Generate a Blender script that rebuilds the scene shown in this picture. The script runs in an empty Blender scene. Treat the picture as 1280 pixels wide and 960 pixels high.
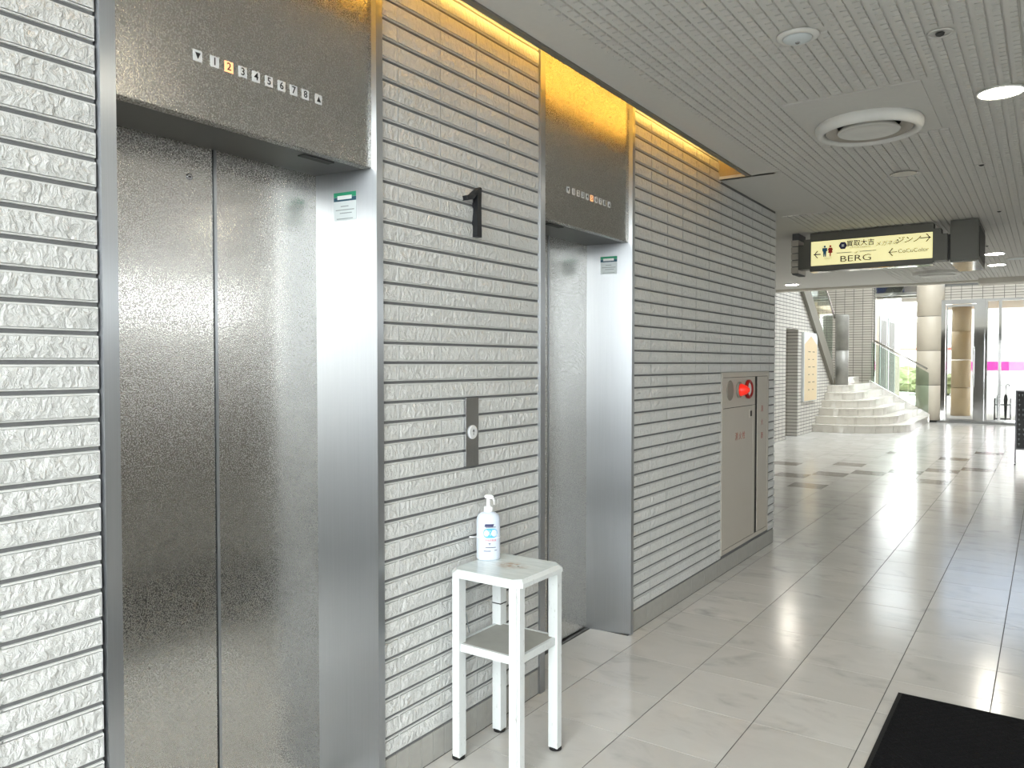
import bpy, bmesh, math, random
import numpy as np
from mathutils import Matrix, Vector
random.seed(7); rng = np.random.default_rng(7)
scene = bpy.context.scene
col = scene.collection
R = math.radians

# ------------------------------------------------------------------ camera
CAMZ = 1.478
cam_data = bpy.data.cameras.new('camera'); cam_data.sensor_width = 36.0
cam_data.lens = 972.0 / 1280.0 * 36.0; cam_data.clip_start = 0.05; cam_data.clip_end = 500
cam = bpy.data.objects.new('camera', cam_data); col.objects.link(cam)
cam.location = (0, 0, CAMZ); cam.rotation_euler = (R(88.5), 0, R(34.6))
scene.camera = cam

# ------------------------------------------------------------------ world (bright overcast daylight)
world = bpy.data.worlds.new('overcast_sky'); scene.world = world; world.use_nodes = True
bg = world.node_tree.nodes['Background']
bg.inputs[0].default_value = (0.97, 0.98, 1.0, 1); bg.inputs[1].default_value = 11.5

# ------------------------------------------------------------------ exposure
vs = scene.view_settings
vs.view_transform = 'Standard'; vs.look = 'None'; vs.gamma = 1.0; vs.use_curve_mapping = False
vs.exposure = 0.15

# sky portals: they only guide sampling of the sky through the modelled glazing
def portal(loc, rot, sx, sy):
    l = bpy.data.lights.new('sky_portal', 'AREA'); l.shape = 'RECTANGLE'; l.size = sx; l.size_y = sy
    l.cycles.is_portal = True
    o = bpy.data.objects.new('sky_portal', l); o.location = loc; o.rotation_euler = rot; col.objects.link(o)
portal((0.4, -1.95, 1.95), (R(90), 0, 0), 4.2, 3.7)          # shines +y
#          # shines -x
portal((5.65, 6.1, 2.3), (0, R(90), 0), 0.6, 2.6)
portal((-1.4, 18.0, 6.2), (0, 0, 0), 4.8, 4.0)
portal((-1.6, 22.85, 2.9), (R(-90), 0, 0), 4.4, 5.6)        # shines -y

# ------------------------------------------------------------------ helpers
ORG = {}
def sset(o, label=None, cat=None, group=None, kind=None):
    if label: o['label'] = label
    if cat: o['category'] = cat
    if group: o['group'] = group
    if kind: o['kind'] = kind
    return o
def thing(name, label, cat, loc, group=None):
    o = bpy.data.objects.new(name, None); o.empty_display_size = 0.05
    o.location = loc; col.objects.link(o); ORG[o] = Vector(loc)
    return sset(o, label, cat, group)
def place(name, me, parent=None, loc=(0, 0, 0)):
    """object whose mesh is local to world point loc"""
    o = bpy.data.objects.new(name, me); col.objects.link(o); loc = Vector(loc)
    if parent is not None:
        o.parent = parent; o.location = loc - ORG[parent]
    else:
        o.location = loc
    ORG[o] = loc
    return o
class MB:
    def __init__(s): s.v = []; s.f = []; s.sm = []
    def add(s, vs, fs, smooth=False):
        n = len(s.v); s.v += [tuple(p) for p in vs]
        s.f += [tuple(i + n for i in f) for f in fs]; s.sm += [smooth] * len(fs); return s
    def box(s, x0, x1, y0, y1, z0, z1):
        v = [(x, y, z) for x in (x0, x1) for y in (y0, y1) for z in (z0, z1)]
        return s.add(v, [(0, 1, 3, 2), (4, 6, 7, 5), (0, 4, 5, 1), (2, 3, 7, 6), (0, 2, 6, 4), (1, 5, 7, 3)])
    def cbox(s, x0, x1, y0, y1, z0, z1, b):
        """box with chamfered edges"""
        bm = bmesh.new(); m = MB().box(x0, x1, y0, y1, z0, z1)
        vv = [bm.verts.new(p) for p in m.v]; [bm.faces.new([vv[i] for i in f]) for f in m.f]
        bmesh.ops.bevel(bm, geom=list(bm.edges), offset=b, segments=2, affect='EDGES', profile=0.6)
        bm.verts.index_update()
        s.add([v.co for v in bm.verts], [[v.index for v in f.verts] for f in bm.faces]); bm.free(); return s
    def prism(s, poly, a, b, axis='z'):
        """extrude a 2D polygon; axis z: (x,y); axis x: (y,z); axis y: (x,z)"""
        def P(p, t):
            if axis == 'z': return (p[0], p[1], t)
            if axis == 'x': return (t, p[0], p[1])
            return (p[0], t, p[1])
        n = len(poly); v = [P(p, a) for p in poly] + [P(p, b) for p in poly]
        f = [tuple(range(n)), tuple(range(2 * n - 1, n - 1, -1))]
        f += [(i, i + n, (i + 1) % n + n, (i + 1) % n) for i in range(n)]
        return s.add(v, f)
    def lathe(s, prof, c=(0, 0, 0), axis='z', n=24, sx=1.0, sy=1.0, caps=True):
        """profile [(r, h)...] revolved round axis through c"""
        v = []; f = []
        for r, h in prof:
            for i in range(n):
                a = 2 * math.pi * i / n; p, q = r * math.cos(a) * sx, r * math.sin(a) * sy
                if axis == 'z': v.append((c[0] + p, c[1] + q, c[2] + h))
                elif axis == 'x': v.append((c[0] + h, c[1] + p, c[2] + q))
                else: v.append((c[0] + q, c[1] + h, c[2] + p))
        for k in range(len(prof) - 1):
            for i in range(n):
                j = (i + 1) % n; f.append((k * n + i, k * n + j, (k + 1) * n + j, (k + 1) * n + i))
        s.add(v, f, True)
        if caps:
            b = len(s.v) - len(v)
            s.f.append(tuple(b + i for i in range(n))[::-1]); s.sm.append(False)
            s.f.append(tuple(b + (len(prof) - 1) * n + i for i in range(n))); s.sm.append(False)
        return s
    def tube(s, pts, r, n=8):
        pts = [Vector(p) for p in pts]; v = []; f = []
        for k, p in enumerate(pts):
            d = (pts[min(k + 1, len(pts) - 1)] - pts[max(k - 1, 0)]).normalized()
            u = d.cross(Vector((0, 0, 1)));
            if u.length < 1e-4: u = d.cross(Vector((1, 0, 0)))
            u.normalize(); w = d.cross(u)
            for i in range(n):
                a = 2 * math.pi * i / n; v.append(p + (u * math.cos(a) + w * math.sin(a)) * r)
        for k in range(len(pts) - 1):
            for i in range(n):
                j = (i + 1) % n; f.append((k * n + i, (k + 1) * n + i, (k + 1) * n + j, k * n + j))
        s.add(v, f, True); b = len(s.v) - len(v); m = len(pts) - 1
        s.f.append(tuple(b + i for i in range(n))); s.sm.append(False)
        s.f.append(tuple(b + m * n + i for i in range(n))[::-1]); s.sm.append(False)
        return s
    def mesh(s, name, mat, org=(0, 0, 0)):
        me = bpy.data.meshes.new(name)
        me.from_pydata([(p[0] - org[0], p[1] - org[1], p[2] - org[2]) for p in s.v], [], s.f)
        me.polygons.foreach_set('use_smooth', s.sm)
        bm = bmesh.new(); bm.from_mesh(me); bmesh.ops.recalc_face_normals(bm, faces=bm.faces); bm.to_mesh(me); bm.free()
        if mat: me.materials.append(mat)
        return me
    def build(s, name, mat, parent=None, **kw):
        if parent is not None: org = tuple(ORG[parent])
        else:
            a = np.array(s.v); org = (float(a[:, 0].min() + a[:, 0].max()) / 2, float(a[:, 1].min() + a[:, 1].max()) / 2, float(a[:, 2].min()))
        o = place(name, s.mesh(name, mat, org), parent, org)
        return sset(o, **kw)
def boxo(name, mat, x0, x1, y0, y1, z0, z1, parent=None, **kw):
    return MB().box(x0, x1, y0, y1, z0, z1).build(name, mat, parent, **kw)
def struct(name, mb, mat, parent=None):
    return mb.build(name, mat, parent, kind='structure')

def text_mb(txt, size, at, face='x', depth=0.0006, align='CENTER', shear=0.0, bold=0.0, sx=1.0):
    """flat print. face 'x': on a wall facing +x; '-y': facing the -y side"""
    cu = bpy.data.curves.new('t', 'FONT'); cu.body = txt; cu.size = size; cu.align_x = align; cu.align_y = 'CENTER'
    cu.extrude = depth / 2; cu.shear = shear; cu.offset = bold; cu.resolution_u = 3
    o = bpy.data.objects.new('t', cu); col.objects.link(o)
    dg = bpy.context.evaluated_depsgraph_get(); me = bpy.data.meshes.new_from_object(o.evaluated_get(dg))
    m = MB(); vs = []
    for v in me.vertices:
        u, w, d = v.co.x * sx, v.co.y, v.co.z + depth / 2
        if face == 'x': vs.append((at[0] + d, at[1] + u, at[2] + w))
        else: vs.append((at[0] + u, at[1] - d, at[2] + w))
    m.add(vs, [tuple(p.vertices) for p in me.polygons])
    bpy.data.objects.remove(o); bpy.data.curves.remove(cu); bpy.data.meshes.remove(me)
    return m

# ------------------------------------------------------------------ materials
def s2l(c):
    return tuple(((x / 255) / 12.92 if x / 255 <= 0.04045 else ((x / 255 + 0.055) / 1.055) ** 2.4) for x in c)
class N:
    def __init__(s, name):
        s.m = bpy.data.materials.new(name); s.m.use_nodes = True; s.t = s.m.node_tree
        s.b = s.t.nodes['Principled BSDF']; s.out = s.t.nodes['Material Output']
    def n(s, kind, **inp):
        nd = s.t.nodes.new(kind)
        for k, v in inp.items():
            if k.startswith('_'): setattr(nd, k[1:], v)
            else:
                key = int(k[1:]) if k[0] == 'i' and k[1:].isdigit() else k.replace('_', ' ')
                if isinstance(v, bpy.types.NodeSocket): s.t.links.new(v, nd.inputs[key])
                else: nd.inputs[key].default_value = v
        return nd
    def link(s, a, b): s.t.links.new(a, b)
    def math(s, op, a, b=0.0, c=0.0, clamp=False):
        nd = s.n('ShaderNodeMath', _operation=op, i0=a, i1=b, i2=c); nd.use_clamp = clamp; return nd.outputs[0]
    def mix(s, fac, a, b):
        nd = s.t.nodes.new('ShaderNodeMix'); nd.data_type = 'RGBA'
        for sock, v in ((nd.inputs[0], fac), (nd.inputs[6], a), (nd.inputs[7], b)):
            if isinstance(v, bpy.types.NodeSocket): s.t.links.new(v, sock)
            else: sock.default_value = (*v, 1) if isinstance(v, tuple) and len(v) == 3 else v
        return nd.outputs[2]
    def pos(s): return s.n('ShaderNodeNewGeometry').outputs['Position']
    def mapped(s, vec, scale):
        return s.n('ShaderNodeMapping', Vector=vec, Scale=scale).outputs[0]
    def noise(s, vec, scale, detail=3.0, rough=0.55, dist=0.0):
        return s.n('ShaderNodeTexNoise', Vector=vec, Scale=scale, Detail=detail, Roughness=rough, Distortion=dist).outputs[0]
    def ramp(s, fac, a, b):
        nd = s.n('ShaderNodeMapRange', Value=fac, From_Min=a, From_Max=b); return nd.outputs[0]
    def bump(s, h, strength, dist, normal=None):
        nd = s.n('ShaderNodeBump', Strength=strength, Distance=dist, Height=h)
        if normal is not None: s.link(normal, nd.inputs['Normal'])
        return nd.outputs[0]
    def done(s, base=None, rough=None, metal=None, normal=None, spec=None):
        for k, v in (('Base Color', base), ('Roughness', rough), ('Metallic', metal), ('Normal', normal), ('Specular IOR Level', spec)):
            if v is None: continue
            if isinstance(v, bpy.types.NodeSocket): s.link(v, s.b.inputs[k])
            else: s.b.inputs[k].default_value = (*v, 1) if isinstance(v, tuple) else v
        return s.m
M = {}
def plain(name, rgb, rough=0.5, metal=0.0, var=0.06, scale=14.0, bump=0.0):
    m = N(name); c = s2l(rgb); f = m.noise(m.pos(), scale, 4)
    d = tuple(x * (1 - var) for x in c); e = tuple(min(1, x * (1 + var)) for x in c)
    nrm = m.bump(m.noise(m.pos(), scale * 12, 3), bump, 0.002) if bump else None
    M[name] = m.done(m.mix(f, d, e), rough, metal, nrm); return M[name]
def emit(name, rgb, strength, base=None):
    m = N(name); c = s2l(rgb)
    m.done(base or c, 0.4); m.b.inputs['Emission Color'].default_value = (*c, 1); m.b.inputs['Emission Strength'].default_value = strength
    M[name] = m.m; return m.m

# split-face glazed wall tile
m = N('split_face_tile'); P = m.pos()
warp = m.n('ShaderNodeTexNoise', Vector=P, Scale=22.0, Detail=2.0).outputs['Color']
wv = m.n('ShaderNodeVectorMath', _operation='MULTIPLY_ADD', i0=warp, i1=(0.05, 0.05, 0.05), i2=P).outputs[0]
n1 = m.noise(m.mapped(wv, (1, 1.3, 0.8)), 72, 6, 0.62, 0.8)
vo = m.n('ShaderNodeTexVoronoi', Vector=m.mapped(wv, (1, 1.5, 0.8)), Scale=38.0)
h = m.math('ADD', m.math('MULTIPLY', n1, 1.0), m.math('MULTIPLY', vo.outputs['Distance'], 0.8))
att = m.n('ShaderNodeAttribute', _attribute_name='rough').outputs['Fac']
h2 = m.math('MULTIPLY', h, att)
cv = m.mix(m.noise(P, 6, 3), s2l((202, 203, 201)), s2l((217, 218, 217)))
M['tile'] = m.done(cv, 0.42, 0.0, m.bump(h2, 1.0, 0.0085), 0.5)
plain('tile_joint', (104, 105, 106), 0.85, bump=0.2)
# base tile under the split-face courses
plain('base_tile', (158, 157, 152), 0.45, var=0.12, scale=30)

# far white brick tile (too far off to tell pieces apart one by one)
def brick_mat(name, rgb, rgbj, axis):
    m = N(name); sp = m.n('ShaderNodeSeparateXYZ', i0=m.pos())
    cb = m.n('ShaderNodeCombineXYZ', i0=sp.outputs[1 if axis == 'x' else 0], i1=sp.outputs[2])
    br = m.n('ShaderNodeTexBrick', Vector=cb.outputs[0], Scale=1.0, Mortar_Size=0.006, Mortar_Smooth=0.1, Brick_Width=0.2275, Row_Height=0.0683)
    br.offset = 0.0; br.inputs['Color1'].default_value = (*s2l(rgb), 1); br.inputs['Color2'].default_value = (*s2l(tuple(x * 0.95 for x in rgb)), 1)
    br.inputs['Mortar'].default_value = (*s2l(rgbj), 1)
    inv = m.math('SUBTRACT', 1.0, br.outputs['Fac'])
    hh = m.math('ADD', inv, m.math('MULTIPLY', m.noise(m.pos(), 60, 4), 0.4))
    M[name] = m.done(br.outputs['Color'], 0.5, 0, m.bump(hh, 0.7, 0.006)); return M[name]
brick_mat('brick_x', (218, 214, 206), (84, 80, 76), 'x'); brick_mat('brick_y', (196, 190, 180), (88, 84, 80), 'y')

# stainless steel
def steel(name, rgb, rough, speckle=0.0, brush=None):
    m = N(name); P = m.pos(); c = s2l(rgb); nrm = None
    base = m.mix(m.noise(P, 3.5, 4), tuple(x * 0.9 for x in c), c); rr = rough
    if speckle:
        sp = m.noise(P, 280, 1, 0.5)
        sp = m.ramp(sp, 0.42, 0.58); nrm = m.bump(sp, speckle, 0.0010)
        rr = m.math('MULTIPLY_ADD', sp, 0.16, rough - 0.08)
    if brush:
        st = m.noise(m.mapped(P, brush), 1.0, 5, 0.6); nrm = m.bump(st, 0.12, 0.0006)
        rr = m.ramp(m.noise(m.mapped(P, brush), 0.5, 3), -0.6, 1.0); rr = m.math('MULTIPLY', rr, rough * 1.25)
    M[name] = m.done(base, rr, 1.0, nrm); return M[name]
steel('speckled_steel', (200, 198, 193), 0.22, speckle=0.13)
steel('brushed_steel', (206, 208, 211), 0.17, brush=(420, 420, 6))
steel('dark_steel', (120, 120, 118), 0.35)
m = N('hairline_steel'); P = m.pos()
c = m.mix(m.noise(m.mapped(P, (300, 300, 3)), 1.0, 4), s2l((172, 175, 179)), s2l((186, 189, 193)))
M['hairline_steel'] = m.done(c, 0.34, 1.0); m.b.inputs['Anisotropic'].default_value = 0.88
tg = m.n('ShaderNodeTangent', _direction_type='RADIAL', _axis='Z'); m.link(tg.outputs[0], m.b.inputs['Tangent'])
steel('mirror_steel', (200, 200, 200), 0.08)
steel('rail_steel', (205, 203, 198), 0.2)

# marble-look floor tile, one tone per tile
def floor_mat(name, a, b, vein):
    m = N(name); P = m.pos(); sp = m.n('ShaderNodeSeparateXYZ', i0=P)
    cx = m.math('FLOOR', m.math('DIVIDE', m.math('ADD', sp.outputs[0], 1.783), 0.4))
    cy = m.math('FLOOR', m.math('DIVIDE', m.math('SUBTRACT', sp.outputs[1], 2.768), 0.4))
    cell = m.n('ShaderNodeCombineXYZ', i0=cx, i1=cy).outputs[0]
    wn = m.n('ShaderNodeTexWhiteNoise', Vector=cell)
    rnd = wn.outputs['Value']
    off = m.n('ShaderNodeVectorMath', _operation='MULTIPLY_ADD', i0=wn.outputs['Color'], i1=(9, 9, 9), i2=P).outputs[0]
    rot = m.n('ShaderNodeMapping', Vector=off, Rotation=(0, 0, 0.8), Scale=(1, 1.9, 1)).outputs[0]
    cloud = m.noise(rot, 3.2, 6, 0.62, 0.7)
    vn = m.noise(rot, 1.1, 4, 0.5, 0.8)
    ve = m.math('SUBTRACT', 1.0, m.ramp(m.math('ABSOLUTE', m.math('SUBTRACT', vn, 0.5)), 0.0, 0.075))
    ve = m.math('MULTIPLY', ve, m.ramp(cloud, 0.46, 0.70))
    tone = m.math('ADD', m.math('MULTIPLY', rnd, 0.55), m.math('MULTIPLY', m.ramp(cloud, 0.3, 0.7), 0.45))
    c = m.mix(tone, s2l(a), s2l(b)); c = m.mix(m.math('MULTIPLY', ve, 0.62), c, s2l(vein))
    rr = m.ramp(m.noise(P, 5, 4), 0.0, 1.0); rr = m.math('MULTIPLY_ADD', rr, 0.08, 0.13)
    M[name] = m.done(c, rr, 0.0, m.bump(m.noise(P, 2.2, 2), 0.04, 0.004), 0.42); return M[name]
floor_mat('floor_tile', (190, 188, 184), (208, 206, 202), (138, 136, 134))
floor_mat('dark_floor_tile', (112, 104, 98), (128, 120, 112), (90, 84, 80))
floor_mat('stair_stone', (206, 201, 192), (222, 218, 210), (170, 164, 156))
plain('floor_grout', (84, 82, 80), 0.9, bump=0.2)

plain('ceiling_board', (218, 217, 213), 0.9, var=0.04, scale=40, bump=0.25)
plain('ceiling_trim', (128, 124, 114), 0.5)
plain('cove_paint', (176, 160, 124), 0.8)
plain('white_paint', (226, 226, 222), 0.5)
plain('plaster', (222, 218, 208), 0.8, bump=0.15)
plain('cream_panel', (226, 204, 166), 0.5); plain('stone_clad', (206, 196, 180), 0.45, var=0.05, scale=5)
plain('outdoor_clad', (204, 182, 146), 0.5, var=0.05)
plain('shopfront', (182, 177, 169), 0.6); plain('marble_pillar', (150, 148, 142), 0.3, var=0.3, scale=6)
plain('black_rubber', (14, 14, 15), 0.85, bump=0.4); plain('dark_grey', (60, 60, 58), 0.6)
plain('sign_grey', (98, 97, 90), 0.45, 0.2); plain('cabinet_paint', (184, 178, 168), 0.42, var=0.03, scale=9)
plain('seam', (40, 39, 37), 0.8); plain('black_paint', (16, 16, 17), 0.5); plain('numeral_black', (38, 40, 44), 0.45, 0.3)
plain('ink_navy', (52, 54, 96), 0.5); plain('ink_brown', (92, 84, 70), 0.6); plain('ink_black', (22, 22, 24), 0.5)
plain('ink_red', (206, 52, 44), 0.5); plain('ink_blue', (38, 116, 160), 0.5); plain('ink_cyan', (84, 176, 220), 0.45)
plain('ink_green', (44, 150, 112), 0.5); plain('ink_teal', (40, 84, 104), 0.5); plain('ink_grey', (150, 158, 160), 0.6)
plain('cab_red', (150, 60, 50), 0.5); plain('paper', (232, 236, 236), 0.55); plain('label_grey', (214, 222, 224), 0.5)
plain('red_plastic', (150, 24, 22), 0.3); plain('grille_grey', (140, 135, 126), 0.7)
plain('indicator_white', (208, 210, 212), 0.35)
emit('indicator_lit', (255, 186, 132), 0.75); emit('alarm_lamp', (255, 40, 18), 0.5, (0.6, 0.03, 0.02))
emit('downlight_lit', (255, 246, 224), 65.0); emit('tube_warm', (255, 212, 116), 78.0); emit('far_light', (255, 250, 236), 150.0)
emit('sign_face', (246, 238, 178), 0.62)
plain('foliage', (92, 96, 78), 0.8, var=0.4, scale=.4); plain('leaf_light', (104, 108, 72), 0.8, var=0.4)
plain('hoarding_white', (236, 236, 232), 0.6); plain('magenta', (214, 66, 158), 0.5); plain('asphalt', (66, 66, 66), 0.9); plain('paving', (176, 174, 168), 0.9)
plain('annex_wall', (128, 118, 106), 0.8); plain('blue_dark', (28, 46, 92), 0.5); plain('brick_red', (168, 96, 84), 0.7)
plain('chrome_dark', (70, 70, 72), 0.3, 0.8)

# worn white paint on the little table
m = N('worn_white'); P = m.pos()
w = m.ramp(m.noise(m.mapped(P, (1, 1, 0.25)), 90, 6, 0.7), 0.60, 0.72)
c = m.mix(m.noise(P, 8, 3), s2l((204, 209, 210)), s2l((220, 224, 224)))
M['worn_white'] = m.done(m.mix(w, c, s2l((150, 150, 146))), 0.4, 0, m.bump(w, -0.3, 0.001))
m = N('table_laminate'); P = m.pos()
st = m.noise(m.mapped(P, (3, 26, 1)), 3, 4, 0.6, 0.4)
c = m.mix(m.ramp(st, 0.35, 0.7), s2l((226, 234, 234)), s2l((206, 217, 217)))
sp = m.n('ShaderNodeVectorMath', _operation='DISTANCE', i0=m.mapped(P, (1, 1.5, 0)), i1=(-1.66, 3.60, 0)).outputs['Value']
rust = m.math('MULTIPLY', m.math('SUBTRACT', 1.0, m.ramp(sp, 0.02, 0.085)), m.ramp(m.noise(P, 40, 5, 0.65), 0.35, 0.6))
M['table_laminate'] = m.done(m.mix(m.math('MULTIPLY', rust, 0.85), c, s2l((176, 140, 106))), 0.12, 0, None, 0.6)
plain('shelf_wood', (158, 158, 152), 0.6, var=0.12, scale=20)
# milky plastic bottle
m = N('milky_plastic'); m.done(s2l((222, 230, 240)), 0.28); m.b.inputs['Subsurface Weight'].default_value = 0.3
m.b.inputs['Subsurface Radius'].default_value = (0.02, 0.02, 0.025); m.b.inputs['Subsurface Scale'].default_value = 0.5
f = m.noise(m.pos(), 12, 2); m.link(m.mix(f, s2l((200, 210, 226)), s2l((216, 224, 235))), m.b.inputs['Base Color']); M['milky_plastic'] = m.m
plain('pump_white', (240, 242, 244), 0.3)
# woven entrance mat
m = N('mat_pile'); P = m.pos()
dg1 = m.n('ShaderNodeTexWave', Vector=m.n('ShaderNodeMapping', Vector=P, Rotation=(0, 0, 0.75)).outputs[0], Scale=9.0, Distortion=0.4)
dg2 = m.n('ShaderNodeTexWave', Vector=m.n('ShaderNodeMapping', Vector=P, Rotation=(0, 0, -0.75)).outputs[0], Scale=9.0, Distortion=0.4)
hh = m.math('MINIMUM', dg1.outputs['Fac'], dg2.outputs['Fac'])
hh = m.math('ADD', m.ramp(hh, 0.0, 0.25), m.math('MULTIPLY', m.noise(P, 300, 3), 0.7))
M['mat_pile'] = m.done(m.mix(m.noise(P, 240, 2), s2l((6, 6, 7)), s2l((24, 24, 28))), 0.95, 0, m.bump(hh, 1.0, 0.004), 0.15)
# window glass: clear with a surface reflection
def glass(name, tint):
    m = N(name); m.t.nodes.remove(m.b)
    tr = m.n('ShaderNodeBsdfTransparent', Color=(*tint, 1)); gl = m.n('ShaderNodeBsdfGlossy', Roughness=0.02)
    fc = m.n('ShaderNodeLayerWeight', Blend=0.5).outputs['Facing']
    fr = m.math('MULTIPLY_ADD', m.math('POWER', fc, 5.0), 0.85, 0.04)
    mx = m.n('ShaderNodeMixShader', i0=fr, i1=tr.outputs[0], i2=gl.outputs[0]); m.link(mx.outputs[0], m.out.inputs[0])
    M[name] = m.m
glass('glass', (0.96, 0.98, 0.97)); glass('green_glass', (0.80, 0.86, 0.82)); glass('tinted_glass', (0.38, 0.42, 0.47)); glass('grey_glass', (0.62, 0.64, 0.64))

# ================================================================== GEOMETRY
WX = -1.857          # face of the tiled elevator wall
ZC = 2.725           # ceiling
Y_BACK, X_RIGHT, X_NEAR, Y_STEP = -1.8, 5.5, 2.6, 1.5   # the corridor widens beyond Y_STEP
Y_CEIL, Z_HALL = 0.6, 3.9      # unseen entrance hall, added tall and glazed to daylight the near wall
GX, GY, GT = -1.783, 2.768, 0.4     # floor tile grid

# ------------------------------------------------------------------ floor
floor = struct('floor', MB().box(-6.0, X_RIGHT + .2, Y_BACK - .2, 22.35, -0.12, -0.002), M['floor_grout'])
def floor_tile_mb(x0, x1, y0, y1):
    t = 0.0004; mb = MB()
    a = [(x0, y0, -0.004), (x1, y0, -0.004), (x1, y1, -0.004), (x0, y1, -0.004)]
    b = [(x0, y0, -t), (x1, y0, -t), (x1, y1, -t), (x0, y1, -t)]
    c = [(x0 + t, y0 + t, 0), (x1 - t, y0 + t, 0), (x1 - t, y1 - t, 0), (x0 + t, y1 - t, 0)]
    f = [(8, 9, 10, 11)]
    for i in range(4):
        j = (i + 1) % 4; f += [(i, j, j + 4, i + 4), (i + 4, j + 4, j + 8, i + 8)]
    return mb.add(a + b + c, f)
DARK = {(-2, 17), (-3, 19), (-2, 20), (-1, 21), (-2, 23), (1, 20), (0, 22), (1, 23), (2, 24), (2, 30), (-4, 22), (4, 25), (-1, 28), (1, 27)}
def block(x, y):      # inside the lift block
    return x < -1.86 and y < 6.53
cells = []
for i in range(-11, 19):
    for j in range(-14, 50):
        x0, x1, y0, y1 = GX + i * GT, GX + (i + 1) * GT, GY + j * GT, GY + (j + 1) * GT
        xr = X_NEAR if y0 < Y_STEP else X_RIGHT
        if x0 > xr or y0 > 22.3 or x1 < -5.75: continue
        x1 = min(x1, xr); y1 = min(y1, 22.33); x0 = max(x0, -5.75); y0 = max(y0, Y_BACK)
        if y1 <= y0 + .01 or x1 <= x0 + .01: continue
        pieces = [(x0, x1, y0, y1)]
        if x0 < -1.86 and y0 < 6.52:
            pieces = []
            if y1 > 6.52: pieces.append((x0, x1, 6.52, y1))
            if x1 > WX:       # strip along the lift wall; runs on into the two lift recesses
                ybr = sorted({y0, min(y1, 6.52)} | {q for q in (1.03, 1.87, 2.962, 3.802) if y0 + .004 < q < min(y1, 6.52) - .004})
                for a, b in zip(ybr[:-1], ybr[1:]):
                    rec = 1.03 <= (a + b) / 2 <= 1.87 or 2.962 <= (a + b) / 2 <= 3.802
                    pieces.append((-2.085 if rec else WX - .004, x1, a, b))
        cells += [(p, i, j) for p in pieces]
def vis(p):
    cx, cy = (p[0] + p[1]) / 2, (p[2] + p[3]) / 2
    th = math.atan2(-cx, cy) if cy > 0 else 9
    dep = -cx * 0.568 + cy * 0.823
    if dep < 1.5 or th > R(70) or th < R(-6): return None
    if cy < 6.6 and cx < -2.1: return None
    return dep
cells = [c for c in cells if not (c[0][1] < -4.2 and c[0][3] < 19)]
rank = sorted(range(len(cells)), key=lambda k: (vis(cells[k][0]) is None, vis(cells[k][0]) or 0))
top = set(rank[:300])
stuff = MB(); stuffd = MB(); cache = {}
for k, (p, i, j) in enumerate(cells):
    x0, x1, y0, y1 = p; x0 += .002; x1 -= .002; y0 += .0014; y1 -= .0014
    dark = (i, j) in DARK
    if k in top:
        key = (round(x1 - x0, 4), round(y1 - y0, 4), dark)
        if key not in cache: cache[key] = floor_tile_mb(0, x1 - x0, 0, y1 - y0).mesh('floor_tile', M['dark_floor_tile' if dark else 'floor_tile'])
        place('floor_tile', cache[key], floor, (x0, y0, 0))
    else:
        t = floor_tile_mb(x0, x1, y0, y1); (stuffd if dark else stuff).add(t.v, t.f)
stuff.build('distant_floor_tiles', M['floor_tile'], floor, kind='stuff')
if stuffd.v: stuffd.build('distant_dark_floor_tiles', M['dark_floor_tile'], floor, kind='stuff')

# ------------------------------------------------------------------ lift wall: backing and split-face tiles
ROW, Z0 = 0.0683, 0.115
def tile_mesh(w, h, seed):
    r = np.random.default_rng(seed); d = 0.010; bo = 0.0035
    nx = max(2, int(round(w / 0.04))); nz = 2
    us = [0, 0.0012] + [bo, bo + .0008] + [bo + (w - 2 * bo) * i / nx for i in range(1, nx)] + [w - bo - .0008, w - bo] + [w - 0.0012, w]
    bz = 0.0048
    ws = [0, 0.0012] + [bz, bz + .0008] + [h * .5] + [h - bz - .0008, h - bz] + [h - 0.0012, h]
    V = []; A = []
    for a, u in enumerate(us):
        for b, z in enumerate(ws):
            side = min(a, len(us) - 1 - a); top = min(b, len(ws) - 1 - b); e = min(side, top)
            if top == 0: dep = -d
            elif side == 0: dep = -.0042
            elif top in (1, 2): dep = -.0048
            elif e <= 2: dep = -.0028
            elif e == 3: dep = float(r.uniform(-.0022, -.0005))
            else: dep = float(r.uniform(-.0015, .0020))
            V.append((dep, u, z)); A.append(1.0 if e >= 3 else 0.0)
    nw = len(ws); F = [(a * nw + b, (a + 1) * nw + b, (a + 1) * nw + b + 1, a * nw + b + 1) for a in range(len(us) - 1) for b in range(nw - 1)]
    return V, F, A
def mesh_with_rough(name, V, F, A):
    me = bpy.data.meshes.new(name); me.from_pydata(V, [], F); me.materials.append(M['tile'])
    at = me.attributes.new('rough', 'FLOAT', 'POINT'); at.data.foreach_set('value', A); me.update(); return me
tcache = {}
def get_tile(w, h, var):
    key = (round(w, 4), round(h, 4), var)
    if key not in tcache: tcache[key] = mesh_with_rough('wall_tile', *tile_mesh(w, h, hash(key) % 99999))
    return tcache[key]
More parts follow.
